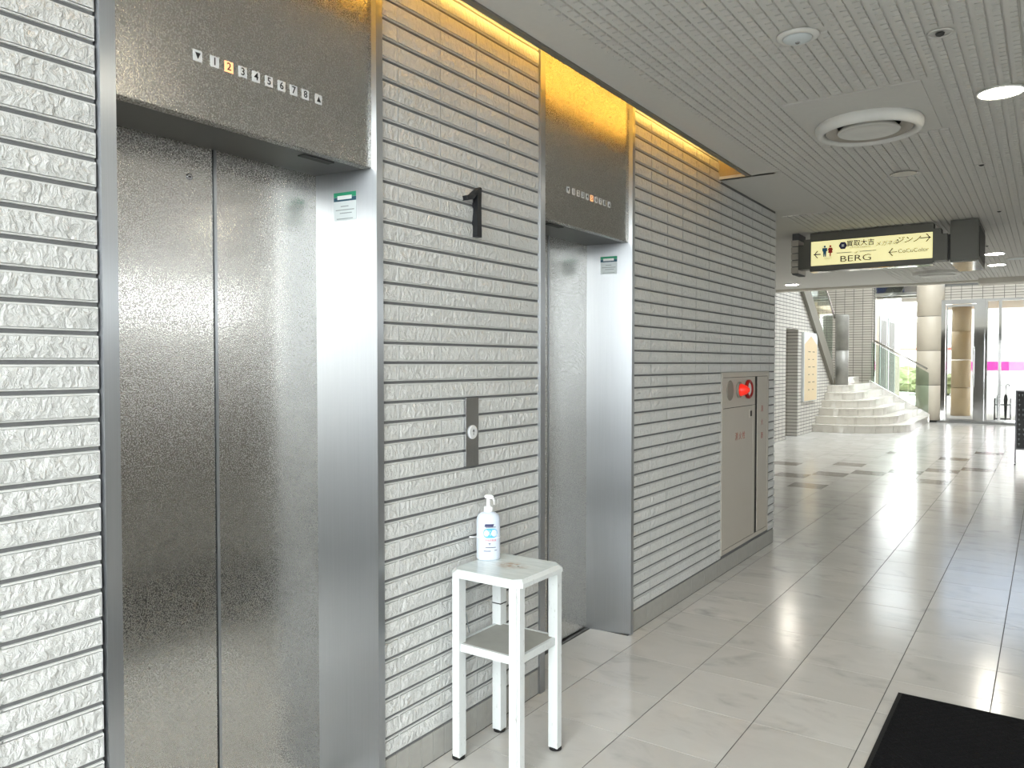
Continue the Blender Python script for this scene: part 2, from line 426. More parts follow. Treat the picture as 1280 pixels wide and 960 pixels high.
def tiled_wall(name, ya, yb, joints, ztop, holes=(), limit=300, zt=3.0):
    """vertical tiled wall facing +x, at WX; tiles are real pieces on a recessed backing"""
    bk = struct(name, MB().box(-2.02, WX - .0095, ya + .001, yb - (.008 if yb > 6 else .001), 0.0, zt), M['tile_joint'])
    js = [ya] + [j for j in joints if ya + .03 < j < yb - .03] + [yb]
    todo = []
    for k in range(0, 56):
        za = Z0 + k * ROW + .0045; zb = Z0 + (k + 1) * ROW - .0045
        for a, b in zip(js[:-1], js[1:]):
            if zb > (ztop(0.5 * (a + b))): continue
            segs = [(a, b)]
            for (h0, h1, hz0, hz1) in holes:
                if zb > hz0 + .01 and za < hz1 - .01:
                    nsg = []
                    for (s, e) in segs:
                        if e <= h0 or s >= h1: nsg.append((s, e)); continue
                        if s < h0 - .02: nsg.append((s, h0))
                        if e > h1 + .02: nsg.append((h1, e))
                    segs = nsg
            for (s, e) in segs: todo.append((s, e, za, zb))
    todo.sort(key=lambda t: math.hypot(t[0], t[2] - 1.4) if t[0] > 0.5 else 99 - t[0])
    rest = [[], [], []]
    for q, (s, e, za, zb) in enumerate(todo):
        w, h = e - s - .0006, zb - za; var = random.randrange(5)
        if q < limit:
            place('wall_tile', get_tile(w, h, var), bk, (WX, s + .0003, za))
        else:
            V, F, A = tile_mesh(w, h, q); n = len(rest[0])
            rest[0] += [(WX + x, s + .0003 + y, za + z) for x, y, z in V]; rest[1] += [tuple(i + n for i in f) for f in F]; rest[2] += A
    if rest[0]:
        o0 = ORG[bk]
        o = place('distant_wall_tiles', mesh_with_rough('distant_wall_tiles', [(x - o0.x, y - o0.y, z - o0.z) for x, y, z in rest[0]], rest[1], rest[2]), bk, o0)
        sset(o, kind='stuff')
    return bk
def base_tiles(name, ya, yb, w):
    bb = struct(name, MB().box(-1.9, WX - .010, ya, yb, 0.0, Z0 - .004), M['tile_joint'])
    n = max(1, round((yb - ya) / w)); w = (yb - ya) / n
    me = MB().cbox(-0.006, 0, .0016, w - .0016, 0.001, Z0 - .005, .0012).mesh('base_tile', M['base_tile'])
    for k in range(n): place('base_tile', me, bb, (WX - .004, ya + k * w, 0))
flat = lambda y: 2.93
wall_near = tiled_wall('wall_near', Y_BACK, 0.966, [0.966 - .2225 * k for k in range(1, 13)], lambda y: 3.88, limit=41 * 3, zt=Z_HALL)
wall_mid = tiled_wall('wall_middle', 1.9215, 2.905, [1.998, 2.2255, 2.4455, 2.6685], flat, holes=[(2.368, 2.449, 1.08, 1.345)])
CAB = (5.252, 6.335, 0.137, 1.416)
wall_far = tiled_wall('wall_far', 3.8265, 6.522, [4.078 + .2275 * k for k in range(11)], lambda y: 2.93 if y < 5.17 else 2.722, holes=[CAB])
base_tiles('baseboard_near', Y_BACK, 0.966, .066); base_tiles('baseboard_middle', 1.9215, 2.905, .066); base_tiles('baseboard_far', 3.8265, 6.515, .2275)
# end of the lift block and the wall running back from it
struct('wall_return', MB().box(-4.25, WX - .02, 6.30, 6.50, 0, 3.0), M['brick_y'])

# ------------------------------------------------------------------ ceiling with light cove
cl = MB()
cl.box(-1.66, X_RIGHT, Y_CEIL, 13.5, ZC, ZC + .02)
cl.box(-1.90, -1.66, 5.17, 6.52, ZC, ZC + .02)
cl.box(-6.0, -1.66, 6.50, 13.5, ZC, ZC + .02)
cl.box(-6.0, X_RIGHT, 6.52, 13.5, ZC + .02, 3.2)
cl.box(-1.40, X_RIGHT, Y_CEIL, 6.52, ZC + .02, 3.2)
cl.box(-1.85, X_RIGHT, Y_CEIL - .1, Y_CEIL, ZC, Z_HALL + .1)            # drop down from the taller hall
cl.box(-2.2, X_NEAR + .2, Y_BACK - .2, Y_CEIL, Z_HALL, Z_HALL + .1)     # hall ceiling
ceiling = struct('ceiling', cl, M['ceiling_board'])
cv = MB()
cv.box(-2.2, -1.36, Y_CEIL, 5.25, 3.0, 3.06)            # top of cove
cv.box(-1.43, -1.40, Y_CEIL, 5.2, ZC + .02, 3.0)        # back of cove
cv.box(-1.866, -1.40, 5.172, 5.21, ZC + .0, 3.0)        # end of cove
struct('trim_1', cv, M['cove_paint'])
struct('trim_2', MB().box(-1.668, -1.64, Y_CEIL, 5.172, ZC - .008, ZC + .055), M['ceiling_trim'])
struct('trim_3', MB().box(-4.2, -.86, 13.42, 13.56, ZC - .035, ZC + .3).box(-.86, X_RIGHT, 13.2, 13.56, ZC - .085, ZC + .3), M['plaster'])
# embossed relief of the rock-wool boards
V = []; F = []
def slab(x0, x1, y0, y1, z0, z1, ea=1, eb=1):
    n = len(V); e = .0015; ea *= e; eb *= e; ey = e if eb else 0
    V.extend([(x0, y0, z1), (x1, y0, z1), (x1, y1, z1), (x0, y1, z1), (x0 + ea, y0 + ey, z0), (x1 - eb, y0 + ey, z0), (x1 - eb, y1 - ey, z0), (x0 + ea, y1 - ey, z0)])
    F.extend([(n + 7, n + 6, n + 5, n + 4), (n, n + 1, n + 5, n + 4), (n + 1, n + 2, n + 6, n + 5), (n + 2, n + 3, n + 7, n + 6), (n + 3, n, n + 4, n + 7)])
def free(x, y):
    if -1.09 < x < -.47 and 3.83 < y < 4.70: return False
    for (cx, cy, r) in ((-.198, 4.214, .105), (-.198, 1.7, .105), (-.80, 3.07, .09), (-.797, 5.665, .085), (-.354, 3.344, .05), (-.362, 5.672, .03)):
        if (x - cx) ** 2 + (y - cy) ** 2 < r * r: return False
    return True
zb, zt = ZC - .007, ZC + .0005
for i in range(-38, 60):
    x = -0.0045 + i * .0494
    if x > 1.7: break
    start = 0.62 if x > -1.52 else 6.75
    if x < -1.87 + .0: start = 6.75
    if x < -3.4: continue
    y = start
    while y < 13.3:
        step = .0494 if y < 8.2 else .494
        if free(x + .025, y + step / 2):
            if y < 8.2:
                slab(x + .003, x + .0215, y, y + step, zb, zt, 1, 0)
                slab(x + .0215, x + .0464, y + .003, y + step - .003, zb, zt, 0, 1)
            else: slab(x + .003, x + .0464, y, y + step, zb, zt)
        y += step
me = bpy.data.meshes.new('ceiling_relief'); o0 = ORG[ceiling]
me.from_pydata([(a - o0.x, b - o0.y, c - o0.z) for a, b, c in V], [], F); me.materials.append(M['ceiling_board'])
sset(place('ceiling_relief', me, ceiling, o0), kind='stuff')
# warm tubes lying on the cove ledge
for k in range(4):
    y0 = .66 + 1.07 * k
    t = thing('cove_tube_lamp', 'warm tube lamp hidden in the ceiling cove above ' + ('the lift next to the glazed hall', 'the black floor numeral', 'the lift behind the white table', 'the hydrant cabinet wall')[k], 'lamp', (-1.53, y0 + .55, ZC + .02), 'tube lamps in the ceiling cove')
    MB().lathe([(.011, y0 + .02), (.011, y0 + 1.03)], (-1.53, 0, ZC + .036), 'y', 12).build('tube', M['tube_warm'], t)
    for yy in (y0, y0 + 1.03): boxo('lamp_holder', M['white_paint'], -1.545, -1.515, yy, yy + .02, ZC + .0205, ZC + .05, t)

# ------------------------------------------------------------------ lifts
IND_Y = [1.242] + [1.293 + .04457 * k for k in range(8)] + [1.657]
def elevator(dy, lit, label):
    L, Rr, li, ri, mid = 1.010 + dy, 1.888 + dy, 1.046 + dy, 1.854 + dy, 1.450 + dy
    fx = -1.850
    t = thing('elevator', label, 'elevator', (-1.95, mid, 0), 'lift entrances in the tiled wall')
    MB().prism([(fx, L - .038), (fx, L), (-2.125, li), (-2.125, L - .038)], 0, 2.99).build('frame_jamb', M['hairline_steel'], t)
    MB().prism([(fx, Rr), (fx, Rr + .03), (-2.125, Rr + .03), (-2.125, ri)], 0, 2.99).build('frame_jamb', M['hairline_steel'], t)
    hd = MB().cbox(-1.905, -1.870, L + .0005, Rr - .0005, 2.13, 2.99, .003).build('header_panel', M['speckled_steel'], t)
    sf = MB().prism([(-1.905, L + .002), (-1.905, Rr - .002), (-2.125, ri - .0), (-2.125, li + .0)], 2.1305, 2.15).build('soffit', M['dark_steel'], t)
    ys = (1.70 if dy == 0 else 3.15)
    boxo('sensor_slot', M['dark_grey'], -1.945, -1.915, ys - .062, ys + .062, 2.127, 2.1306, sf)
    for a, b in ((li - .02, mid - .0015), (mid + .0015, ri + .02)):
        d = MB().cbox(-2.15, -2.11, a, b, .008, 2.136, .0035).build('door_panel', M['speckled_steel'], t)
        if b < mid + .001:
            MB().lathe([(.010, 0), (.010, .002), (.007, .003)], (-2.11, mid - .08, 2.033), 'x', 14).build('release_hole_cover', M['brushed_steel'], d)
            boxo('keyhole', M['seam'], -2.108, -2.1065, mid - .084, mid - .076, 2.031, 2.035, d)
    boxo('door_edge_strip', M['hairline_steel'], -2.114, -2.1075, mid + .0015, mid + .011, .010, 2.134, t)
    boxo('sill', M['dark_steel'], -2.16, -2.088, li, ri, -.003, .003, t)
    boxo('sill_groove', M['seam'], -2.128, -2.116, li, ri, .0028, .0034, t)
    boxo('shaft_backing', M['seam'], -2.19, -2.155, L - .03, Rr + .03, 0, 2.99, t)
    # floor indicator
    for k, y in enumerate(IND_Y):
        y += dy; on = (k == lit)
        it = MB().cbox(-1.8705, -1.8685, y - .0135, y + .0135, 2.279, 2.309, .0006).build('indicator_tile', M['indicator_lit' if on else 'indicator_white'], t)
        if k in (0, 9):
            s = 1 if k == 9 else -1
            MB().prism([(y - .008, 2.294 - s * .008), (y + .008, 2.294 - s * .008), (y, 2.294 + s * .009)], -1.8684, -1.8679, 'x').build('arrow', M['ink_black'], it)
        else: text_mb(str(k), .029, (-1.8685, y, 2.294), bold=.0003).build('digit', M['ink_black'], it)
    # inspection sticker on the far jamb (jamb face leans, sticker follows it)
    def J(x): return Rr + (ri - Rr) * (x - fx) / (-2.125 - fx)
    def onj(x0, x1, z0, z1, dd):
        return MB().add([(x0, J(x0) - dd, z0), (x1, J(x1) - dd, z0), (x1, J(x1) - dd, z1), (x0, J(x0) - dd, z1), (x0, J(x0) - .0002, z0), (x1, J(x1) - .0002, z0), (x1, J(x1) - .0002, z1), (x0, J(x0) - .0002, z1)],
            [(0, 1, 2, 3), (0, 4, 5, 1), (1, 5, 6, 2), (2, 6, 7, 3), (3, 7, 4, 0)])
    xs, xe = -2.030, -1.935; zt_ = 2.062; zb_ = 1.967
    st = onj(xs, xe, zb_, zt_, .0010).build('inspection_sticker', M['label_grey'], t, label='small white sticker with green band')
    onj(xs, xe, zt_ - .016, zt_, .0014).build('green_band', M['ink_green'], st)
    onj(xs, xe, zt_ - .030, zt_ - .0165, .0014).build('teal_band', M['ink_teal'], st)
    onj(xs + .016, xe - .018, zt_ - .024, zt_ - .011, .0017).build('white_lettering', M['paper'], st)
    for (a, b, z) in ((.03, .032, .046), (.008, .008, .058), (.026, .018, .069), (.012, .014, .088)):
        onj(xs + a, xe - b, zt_ - z - .003, zt_ - z, .0014).build('print_line', M['ink_grey'], st)
    return t
elevator(0, 2, 'stainless steel lift entrance with floor indicator 2 lit, beside the call button wall')
elevator(1.932, 5, 'stainless steel lift entrance with floor indicator 5 lit, behind the white table')

# ------------------------------------------------------------------ things on the wall
num = MB()
p = []
X0 = WX - .004; X1 = WX + .022
yc = 2.434
num.prism([(yc - .012, 1.972), (yc + .018, 1.972), (yc + .015, 2.10), (yc + .018, 2.164), (yc + .010, 2.166), (yc - .010, 2.136), (yc - .009, 2.10)], X0, X1, 'x')
num.prism([(yc - .077, 2.120), (yc - .070, 2.103), (yc - .035, 2.112), (yc - .008, 2.138), (yc + .012, 2.166), (yc - .014, 2.150), (yc - .045, 2.129)], X0, X1, 'x')
num.build('floor_numeral', M['numeral_black'], None, label='black metal numeral 1 mounted on the tiled wall between the lifts', cat='numeral')
t = thing('call_button_panel', 'slim steel lift call plate with one round up button', 'button panel', (WX, 2.408, 1.08))
MB().cbox(WX - .012, WX + .008, 2.368, 2.449, 1.078, 1.346, .0015).build('plate', M['brushed_steel'], t)
b = MB().lathe([(.027, 0), (.027, .004), (.024, .006)], (WX + .008, 2.408, 1.211), 'x', 28).build('button', M['indicator_white'], t)
MB().prism([(2.4065, 1.199), (2.4095, 1.199), (2.4095, 1.214), (2.415, 1.212), (2.408, 1.224), (2.401, 1.212), (2.4065, 1.214)], WX + .0141, WX + .0145, 'x').build('arrow', M['ink_black'], b)

# fire hydrant cabinet
t = thing('hydrant_cabinet', 'beige recessed fire hydrant cabinet with glowing red lamp', 'cabinet', (WX, 5.79, .137))
y0, y1, z0, z1 = CAB; cx = WX + .002
MB().box(WX - .012, cx - .004, y0 + .002, y1 - .002, z0 + .001, z1 - .001).build('back_box', M['seam'], t)
fr = MB()
for a in ((y0, y1, z1 - .035, z1), (y0, y1, z0, z0 + .03), (y0, y0 + .022, z0 + .03, z1 - .035), (y1 - .03, y1, z0 + .03, z1 - .035)):
    fr.box(WX - .02, cx, *a)
fr.build('frame', M['cabinet_paint'], t)
up = MB().cbox(WX - .015, cx - .001, y0 + .025, 5.985, 1.165, z1 - .038, .002).build('lamp_panel', M['cabinet_paint'], t)
dr = MB().cbox(WX - .015, cx - .001, y0 + .025, 5.93, z0 + .033, 1.161, .002).build('door', M['cabinet_paint'], t)
MB().box(WX - .015, cx - .001, 5.933, 5.985, z0 + .033, 1.162).build('hinge_stile', M['cabinet_paint'], t)
MB().box(WX - .015, cx - .005, 5.988, 6.042, z0 + .033, z1 - .038).build('hinge_strip', M['grille_grey'], t)
sd = MB().cbox(WX - .015, cx - .001, 6.045, y1 - .033, z0 + .033, z1 - .038, .002).build('side_door', M['cabinet_paint'], t)
for k in range(9):
    zz = 1.355 - k * .043 if k < 6 else .50 - (k - 6) * .075
    boxo('hinge', M['seam'], WX - .012, cx - .002, 6.012, 6.041, zz - .014, zz + .014, t)
hd = MB().cbox(cx - .001, cx + .004, 5.845, 5.905, 1.07, 1.13, .001).build('handle_plate', M['cabinet_paint'], dr)
boxo('handle_recess', M['seam'], cx + .004, cx + .0045, 5.855, 5.895, 1.08, 1.122, dr)
text_mb('消 火 栓', .062, (cx - .001, 5.64, .945)).build('lettering', M['cab_red'], dr)
for k, ch in enumerate('消火器'):
    text_mb(ch, .055, (cx - .001, 6.165, 1.12 - k * .105)).build('lettering', M['cab_red'], sd)
MB().lathe([(.072, 0), (.072, .003), (.066, .005)], (cx - .001, 5.41, 1.287), 'x', 28).build('sounder_grille', M['grille_grey'], up)
MB().lathe([(.058, 0), (.058, .012), (.050, .016)], (cx - .001, 5.60, 1.287), 'x', 28).build('lamp_base', M['grille_grey'], up)
MB().lathe([(.046, .0), (.043, .012), (.031, .04), (.014, .062), (.002, .066)], (cx + .015, 5.60, 1.287), 'x', 28).build('alarm_lamp', M['alarm_lamp'], up)
al = MB().lathe([(.070, 0), (.072, .018), (.062, .026), (.050, .020), (.048, .012)], (cx - .001, 5.80, 1.287), 'x', 32).build('call_point_ring', M['red_plastic'], up)
MB().lathe([(.048, 0), (.048, .014), (.046, .015)], (cx - .001, 5.80, 1.287), 'x', 24).build('push_glass', M['paper'], al)

# ------------------------------------------------------------------ small white table
TX, TY, TZ = -1.668, 2.388, .716
t = thing('side_table', 'small square worn white table against the tiled wall', 'table', (TX, TY, 0))
hw = .161; ch = .026
def chsq(h, c): return [(TX - h + c, TY - h), (TX + h - c, TY - h), (TX + h, TY - h + c), (TX + h, TY + h - c), (TX + h - c, TY + h), (TX - h + c, TY + h), (TX - h, TY + h - c), (TX - h, TY - h + c)]
tp = MB(); rings = [(hw, TZ - .028), (hw, TZ - .013), (hw - .012, TZ)]
vv = [(x, y, z) for h, z in rings for x, y in chsq(h, ch)]
ff = [tuple(range(7, -1, -1))] + [(k * 8 + i, k * 8 + (i + 1) % 8, k * 8 + 8 + (i + 1) % 8, k * 8 + 8 + i) for k in range(2) for i in range(8)]
tp.add(vv, ff); tt = tp.build('table_edge', M['worn_white'], t)
MB().add([(x, y, z) for z in (TZ - .001, TZ + .0005) for x, y in chsq(hw - .0122, ch)], [tuple(range(8, 16))] + [(i, (i + 1) % 8, 8 + (i + 1) % 8, 8 + i) for i in range(8)]).build('table_top', M['table_laminate'], t)
boxo('maker_label', M['paper'], TX + .05, TX + .10, TY - hw - .0006, TY - hw, TZ - .026, TZ - .015, t)
boxo('screw_hole', M['seam'], TX + .035, TX + .043, TY + .012, TY + .018, TZ + .0004, TZ + .0008, t)
lg = .132; a = .020
for sx in (-1, 1):
    for sy in (-1, 1):
        X, Y = TX + sx * lg, TY + sy * lg
        pr = [(X - a, Y - a), (X + a, Y - a), (X + a, Y + a), (X - a, Y + a)]
        # outer corner notched like a folded angle
        c = .009
        pts = []
        for (px, py) in pr:
            if (px - X) * sx > 0 and (py - Y) * sy > 0:
                n1, n2 = (px - sx * c, py), (px, py - sy * c); q = (px - sx * c * .8, py - sy * c * .8)
                seq = [n1, q, n2]
                if sx * sy > 0: seq = seq[::-1]
                pts += seq
            else: pts.append((px, py))
        l = MB().prism(pts, .012, TZ - .028).build('leg', M['worn_white'], t)
        MB().lathe([(.017, 0), (.024, .002), (.024, .013)], (X, Y, 0), 'z', 16).build('rubber_foot', M['black_rubber'], l)
        if sx < 0 and sy > 0:
            MB().box(X - a - .001, X + a + .001, Y - a - .001, Y + a + .001, .520, .524).build('cord_loop', M['ink_black'], l)
MB().cbox(TX - lg + .0, TX + lg, TY - lg, TY + lg, .425, .438, .002).build('shelf', M['shelf_wood'], t)
for s in (-1, 1):
    boxo('shelf_lip', M['worn_white'], TX + s * (lg + .005) - .006, TX + s * (lg + .005) + .006, TY - lg + .02, TY + lg - .02, .410, .439, t)
    boxo('shelf_lip', M['worn_white'], TX - lg + .02, TX + lg - .02, TY + s * (lg + .005) - .006, TY + s * (lg + .005) + .006, .410, .439, t)

# ------------------------------------------------------------------ sanitiser bottle on the table
BX, BY = -1.787, 2.428; BZ = TZ + .0006
t = thing('sanitizer_bottle', 'milky pump spray bottle of hand sanitizer on the white table', 'bottle', (BX, BY, BZ))
rz = math.atan2(-BX, BY)          # broad side turned towards the room
def oriented(mb, ang=R(33)):
    ca, sa = math.cos(ang), math.sin(ang); mb.v = [(BX + (x - BX) * ca - (y - BY) * sa, BY + (x - BX) * sa + (y - BY) * ca, z) for x, y, z in mb.v]; return mb
prof = [(.040, 0), (.0445, .003), (.046, .010), (.046, .150), (.0445, .163), (.039, .174), (.030, .182), (.019, .186), (.0165, .188)]
body = oriented(MB().lathe(prof, (BX, BY, BZ), 'z', 40, 1.0, .70)).build('bottle_body', M['milky_plastic'], t)
oriented(MB().lathe([(.0175, .186), (.018, .188), (.018, .205), (.016, .207)], (BX, BY, BZ), 'z', 24)).build('cap', M['pump_white'], t)
oriented(MB().lathe([(.011, .207), (.008, .210), (.0065, .236), (.008, .240)], (BX, BY, BZ), 'z', 16)).build('pump_neck', M['pump_white'], t)
h = MB().prism([(-.013, .240), (.012, .236), (.020, .240), (.021, .246), (.014, .252), (-.008, .252), (-.015, .248)], -.009, .009, 'y')
h.v = [(BX + x, BY + y, BZ + z) for x, y, z in h.v]; oriented(h).build('spray_head', M['pump_white'], t)
h = MB().prism([(.014, .246), (.020, .243), (.025, .230), (.024, .214), (.0205, .215), (.0205, .228), (.015, .238)], -.006, .006, 'y')
h.v = [(BX + x, BY + y, BZ + z) for x, y, z in h.v]; oriented(h).build('trigger', M['pump_white'], t)
# print wrapped on the oval body
def printed(name, mb2, mat, lift=.0006):
    """mb2 vertices are (u, w): u along the front of the body, w height; wrapped round the body"""
    vs = []
    for (d, u, w) in mb2.v:
        u *= 1.15; w = .098 + (w - .098) * 1.15
        r = .046 + lift; y = -math.sqrt(max(0, 1 - (u / r) ** 2)) * r * .70
        vs.append((BX + u, BY + y, BZ + w))
    mm = MB().add(vs, mb2.f); return oriented(mm).build(name, mat, body)
def rectp(u0, u1, w0, w1, sl=0.0, n=8):
    q = MB(); V_ = []; 
    for i in range(n + 1):
        u = u0 + (u1 - u0) * i / n; V_ += [(0, u, w0), (0, u + sl, w1)]
    return q.add(V_, [(2 * i, 2 * i + 2, 2 * i + 3, 2 * i + 1) for i in range(n)])
printed('navy_mark', rectp(-.012, .018, .128, .137, .003), M['ink_navy'])
ov = MB(); n = 28; pts = [(0, .008 + .023 * math.copysign(abs(math.cos(a_)) ** .7, math.cos(a_)), .106 + .0165 * math.copysign(abs(math.sin(a_)) ** .7, math.sin(a_))) for a_ in [2 * math.pi * k / n for k in range(n)]]
ov.add([(0, .008, .106)] + pts, [(0, 1 + k, 1 + (k + 1) % n) for k in range(n)]); printed('cyan_mark', ov, M['ink_cyan'])
printed('brand_lettering', text_mb('ハンド', .011, (0, .006, .113), depth=0), M['paper'], .0011)
printed('brand_lettering', text_mb('スキッシュ', .0105, (0, .008, .101), depth=0), M['paper'], .0011)
printed('red_lettering', text_mb('手指消毒液', .0075, (0, .009, .0815), depth=0), M['ink_red'])
for (u0, u1, w) in ((-.008, .026, .128 - .0015), (.002, .010, .072), (.004, .008, .068), (-.008, .026, .058), (-.014, .010, .046), (.022, .030, .048)):
    printed('fine_print', rectp(u0, u1, w - .0011, w + .0011), M['ink_navy'])
# strap that ties the bottle to the wall, and the cord hanging behind the table
ring = []
for k in range(25):
    a_ = 2 * math.pi * k / 24; ring.append((BX + .0475 * math.cos(a_), BY + .0345 * math.sin(a_), BZ + .088))
st = oriented(MB().tube(ring, .0016, 6)).build('tie_strap', M['pump_white'], t)
MB().tube([(BX - .035, BY - .035, BZ + .088), (BX - .046, BY - .06, BZ + .091)], .003, 6).build('strap_tail', M['pump_white'], t)
MB().tube([(-1.832, 2.33, TZ - .03), (-1.836, 2.335, .60), (-1.834, 2.342, .53), (-1.829, 2.352, .47), (-1.824, 2.354, .4405)], .0022, 6).build('tether_cord', M['ink_grey'], None, label='thin grey cord hanging down behind the white table', cat='cord')

# ------------------------------------------------------------------ entrance mat
t = thing('entrance_mat', 'black ribbed entrance mat lying on the floor tiles', 'mat', (.27, 2.6, 0))
MB().cbox(-.533, 1.07, 1.40, 3.822, .0002, .006, .002).build('rubber_border', M['black_rubber'], t)
MB().cbox(-.515, 1.052, 1.418, 3.804, .004, .011, .003).build('pile', M['mat_pile'], t)

t = thing('unseen_mat', 'large black mat added out of view to darken the lift jamb reflection', 'mat', (0, -.9, 0))  # unseen dark mat, added to darken what the lift jambs reflect
MB().cbox(-1.6, 2.3, -1.7, -.15, .0002, .006, .002).build('rubber_border', M['black_rubber'], t)
MB().cbox(-1.58, 2.28, -1.68, -.17, .004, .011, .003).build('pile', M['mat_pile'], t)

# ------------------------------------------------------------------ ceiling fittings
ZC_ = ZC; ZC = ZC - .006          # fittings sit on the embossed face of the boards
t = thing('air_diffuser', 'large round white air diffuser on the ceiling', 'air vent', (-.783, 4.377, ZC - .06))
c0 = (-.783, 4.377, ZC)
MB().lathe([(.250, .0), (.258, -.010), (.256, -.034), (.246, -.052), (.234, -.058), (.222, -.054), (.214, -.040), (.212, .0)], c0, 'z', 48, caps=False).build('outer_ring', M['white_paint'], t)
MB().lathe([(.206, -.002), (.20, -.002)], c0, 'z', 48).build('throat', M['dark_grey'], t)
MB().lathe([(.206, -.040), (.200, -.044), (.172, -.016), (.150, -.010)], c0, 'z', 48, caps=False).build('middle_cone', M['cabinet_paint'], t)
MB().lathe([(.130, -.020), (.150, -.040), (.147, -.047), (.138, -.048), (.134, -.044), (.08, -.046), (.001, -.048)], c0, 'z', 48).build('centre_disc', M['white_paint'], t)
boxo('mounting_board', M['ceiling_board'], -1.08, -.48, 3.85, 4.68, ZC - .001, ZC + .006, t)
t = thing('downlight', 'lit round downlight recessed in the ceiling beside the air diffuser', 'ceiling light', (-.198, 4.214, ZC - .006))
MB().lathe([(.001, -.001), (.100, -.001), (.100, -.006), (.093, -.009), (.088, -.006), (.088, -.003), (.001, -.003)], (-.198, 4.214, ZC), 'z', 40, caps=False).build('rim', M['white_paint'], t)
MB().lathe([(.0875, -.0035), (.0875, -.0048)], (-.198, 4.214, ZC), 'z', 40).build('diffuser', M['downlight_lit'], t)
for (x, y, lab) in ((-.198, 1.7, 'added unseen downlight in the ceiling in front of the first lift'), (1.9, 1.9, 'added unseen downlight in the ceiling above the entrance mat'), (1.9, 4.214, 'added unseen downlight in the ceiling beyond the entrance mat')):  # extra downlights out of view, added to brighten the lobby floor
    t = thing('downlight', lab, 'ceiling light', (x, y, ZC - .006), 'downlights added out of view over the lift lobby')
    MB().lathe([(.001, -.001), (.100, -.001), (.100, -.006), (.093, -.009), (.088, -.006), (.088, -.003), (.001, -.003)], (x, y, ZC), 'z', 32, caps=False).build('rim', M['white_paint'], t)
    MB().lathe([(.0875, -.0035), (.0875, -.0048)], (x, y, ZC), 'z', 32).build('diffuser', M['downlight_lit'], t)
t = thing('emergency_light', 'small round emergency lamp with clear dome on the ceiling', 'ceiling light', (-.802, 3.07, ZC - .02))
MB().lathe([(.078, 0), (.078, -.005), (.062, -.011), (.055, -.009)], (-.802, 3.07, ZC), 'z', 32, caps=False).build('rim', M['white_paint'], t)
MB().lathe([(.056, -.004), (.050, -.014), (.030, -.022), (.001, -.025)], (-.802, 3.07, ZC), 'z', 32).build('dome', M['label_grey'], t)
MB().lathe([(.010, -.024), (.006, -.028)], (-.802, 3.07, ZC), 'z', 12).build('bulb', M['mirror_steel'], t)
t = thing('ceiling_speaker', 'flat round beige speaker cover flush in the ceiling', 'speaker', (-.797, 5.665, ZC - .005))
MB().lathe([(.082, 0), (.086, -.002), (.082, -.005), (.076, -.003)], (-.797, 5.665, ZC), 'z', 32, caps=False).build('rim', M['rail_steel'], t)
MB().lathe([(.079, -.001), (.079, -.0035)], (-.797, 5.665, ZC), 'z', 32).build('grille', M['cabinet_paint'], t)
for (x, y, r, lab) in ((-.354, 3.344, .046, 'small recessed sprinkler head with ring nearest the lit downlight'), (-.362, 5.672, .022, 'small recessed sprinkler head level with the ceiling speaker'), (-.349, 7.474, .022, 'small recessed sprinkler head beside the hanging box sign'), (-.553, 9.6, .022, 'small recessed sprinkler head beyond the hanging signs')):
    t = thing('sprinkler_head', lab, 'sprinkler', (x, y, ZC - .012), 'sprinkler heads in the ceiling')
    MB().lathe([(r, 0), (r, -.004), (r - .006, -.005), (r - .008, 0)], (x, y, ZC), 'z', 24, caps=False).build('ring', M['ceiling_board'], t)
    MB().lathe([(.016, -.001), (.014, -.008), (.006, -.012)], (x, y, ZC), 'z', 16).build('nozzle', M['dark_grey'], t)
for (x, y, lab, k) in ((-.521, 10.32, 'lit round downlight beyond the hanging box sign', 1), (-.553, 11.49, 'lit round downlight near the ceiling edge beam', 1), (-3.327, 12.55, 'lit round downlight above the far brick wall', 1), (-.334, 10.93, 'unlit round downlight with white rim', 0)):
    t = thing('downlight', lab, 'ceiling light', (x, y, ZC - .006), 'downlights far along the corridor')
    MB().lathe([(.001, -.001), (.104, -.001), (.104, -.007), (.096, -.010), (.094, -.007), (.094, -.003), (.001, -.003)], (x, y, ZC), 'z', 28, caps=False).build('rim', M['white_paint'], t)
    MB().lathe([(.0935, -.0035), (.0935, -.0065)], (x, y, ZC), 'z', 28).build('diffuser', M['far_light' if k else 'label_grey'], t)
t = thing('air_diffuser', 'round white air diffuser beyond the hanging signs', 'air vent', (-1.268, 12.0, ZC - .06))
MB().lathe([(.30, .0), (.30, -.035), (.27, -.05), (.24, -.03)], (-1.268, 12.0, ZC), 'z', 36, caps=False).build('outer_ring', M['white_paint'], t)
MB().lathe([(.19, -.01), (.20, -.05), (.10, -.06), (.001, -.06)], (-1.268, 12.0, ZC), 'z', 36).build('centre_disc', M['white_paint'], t)

ZC = ZC_

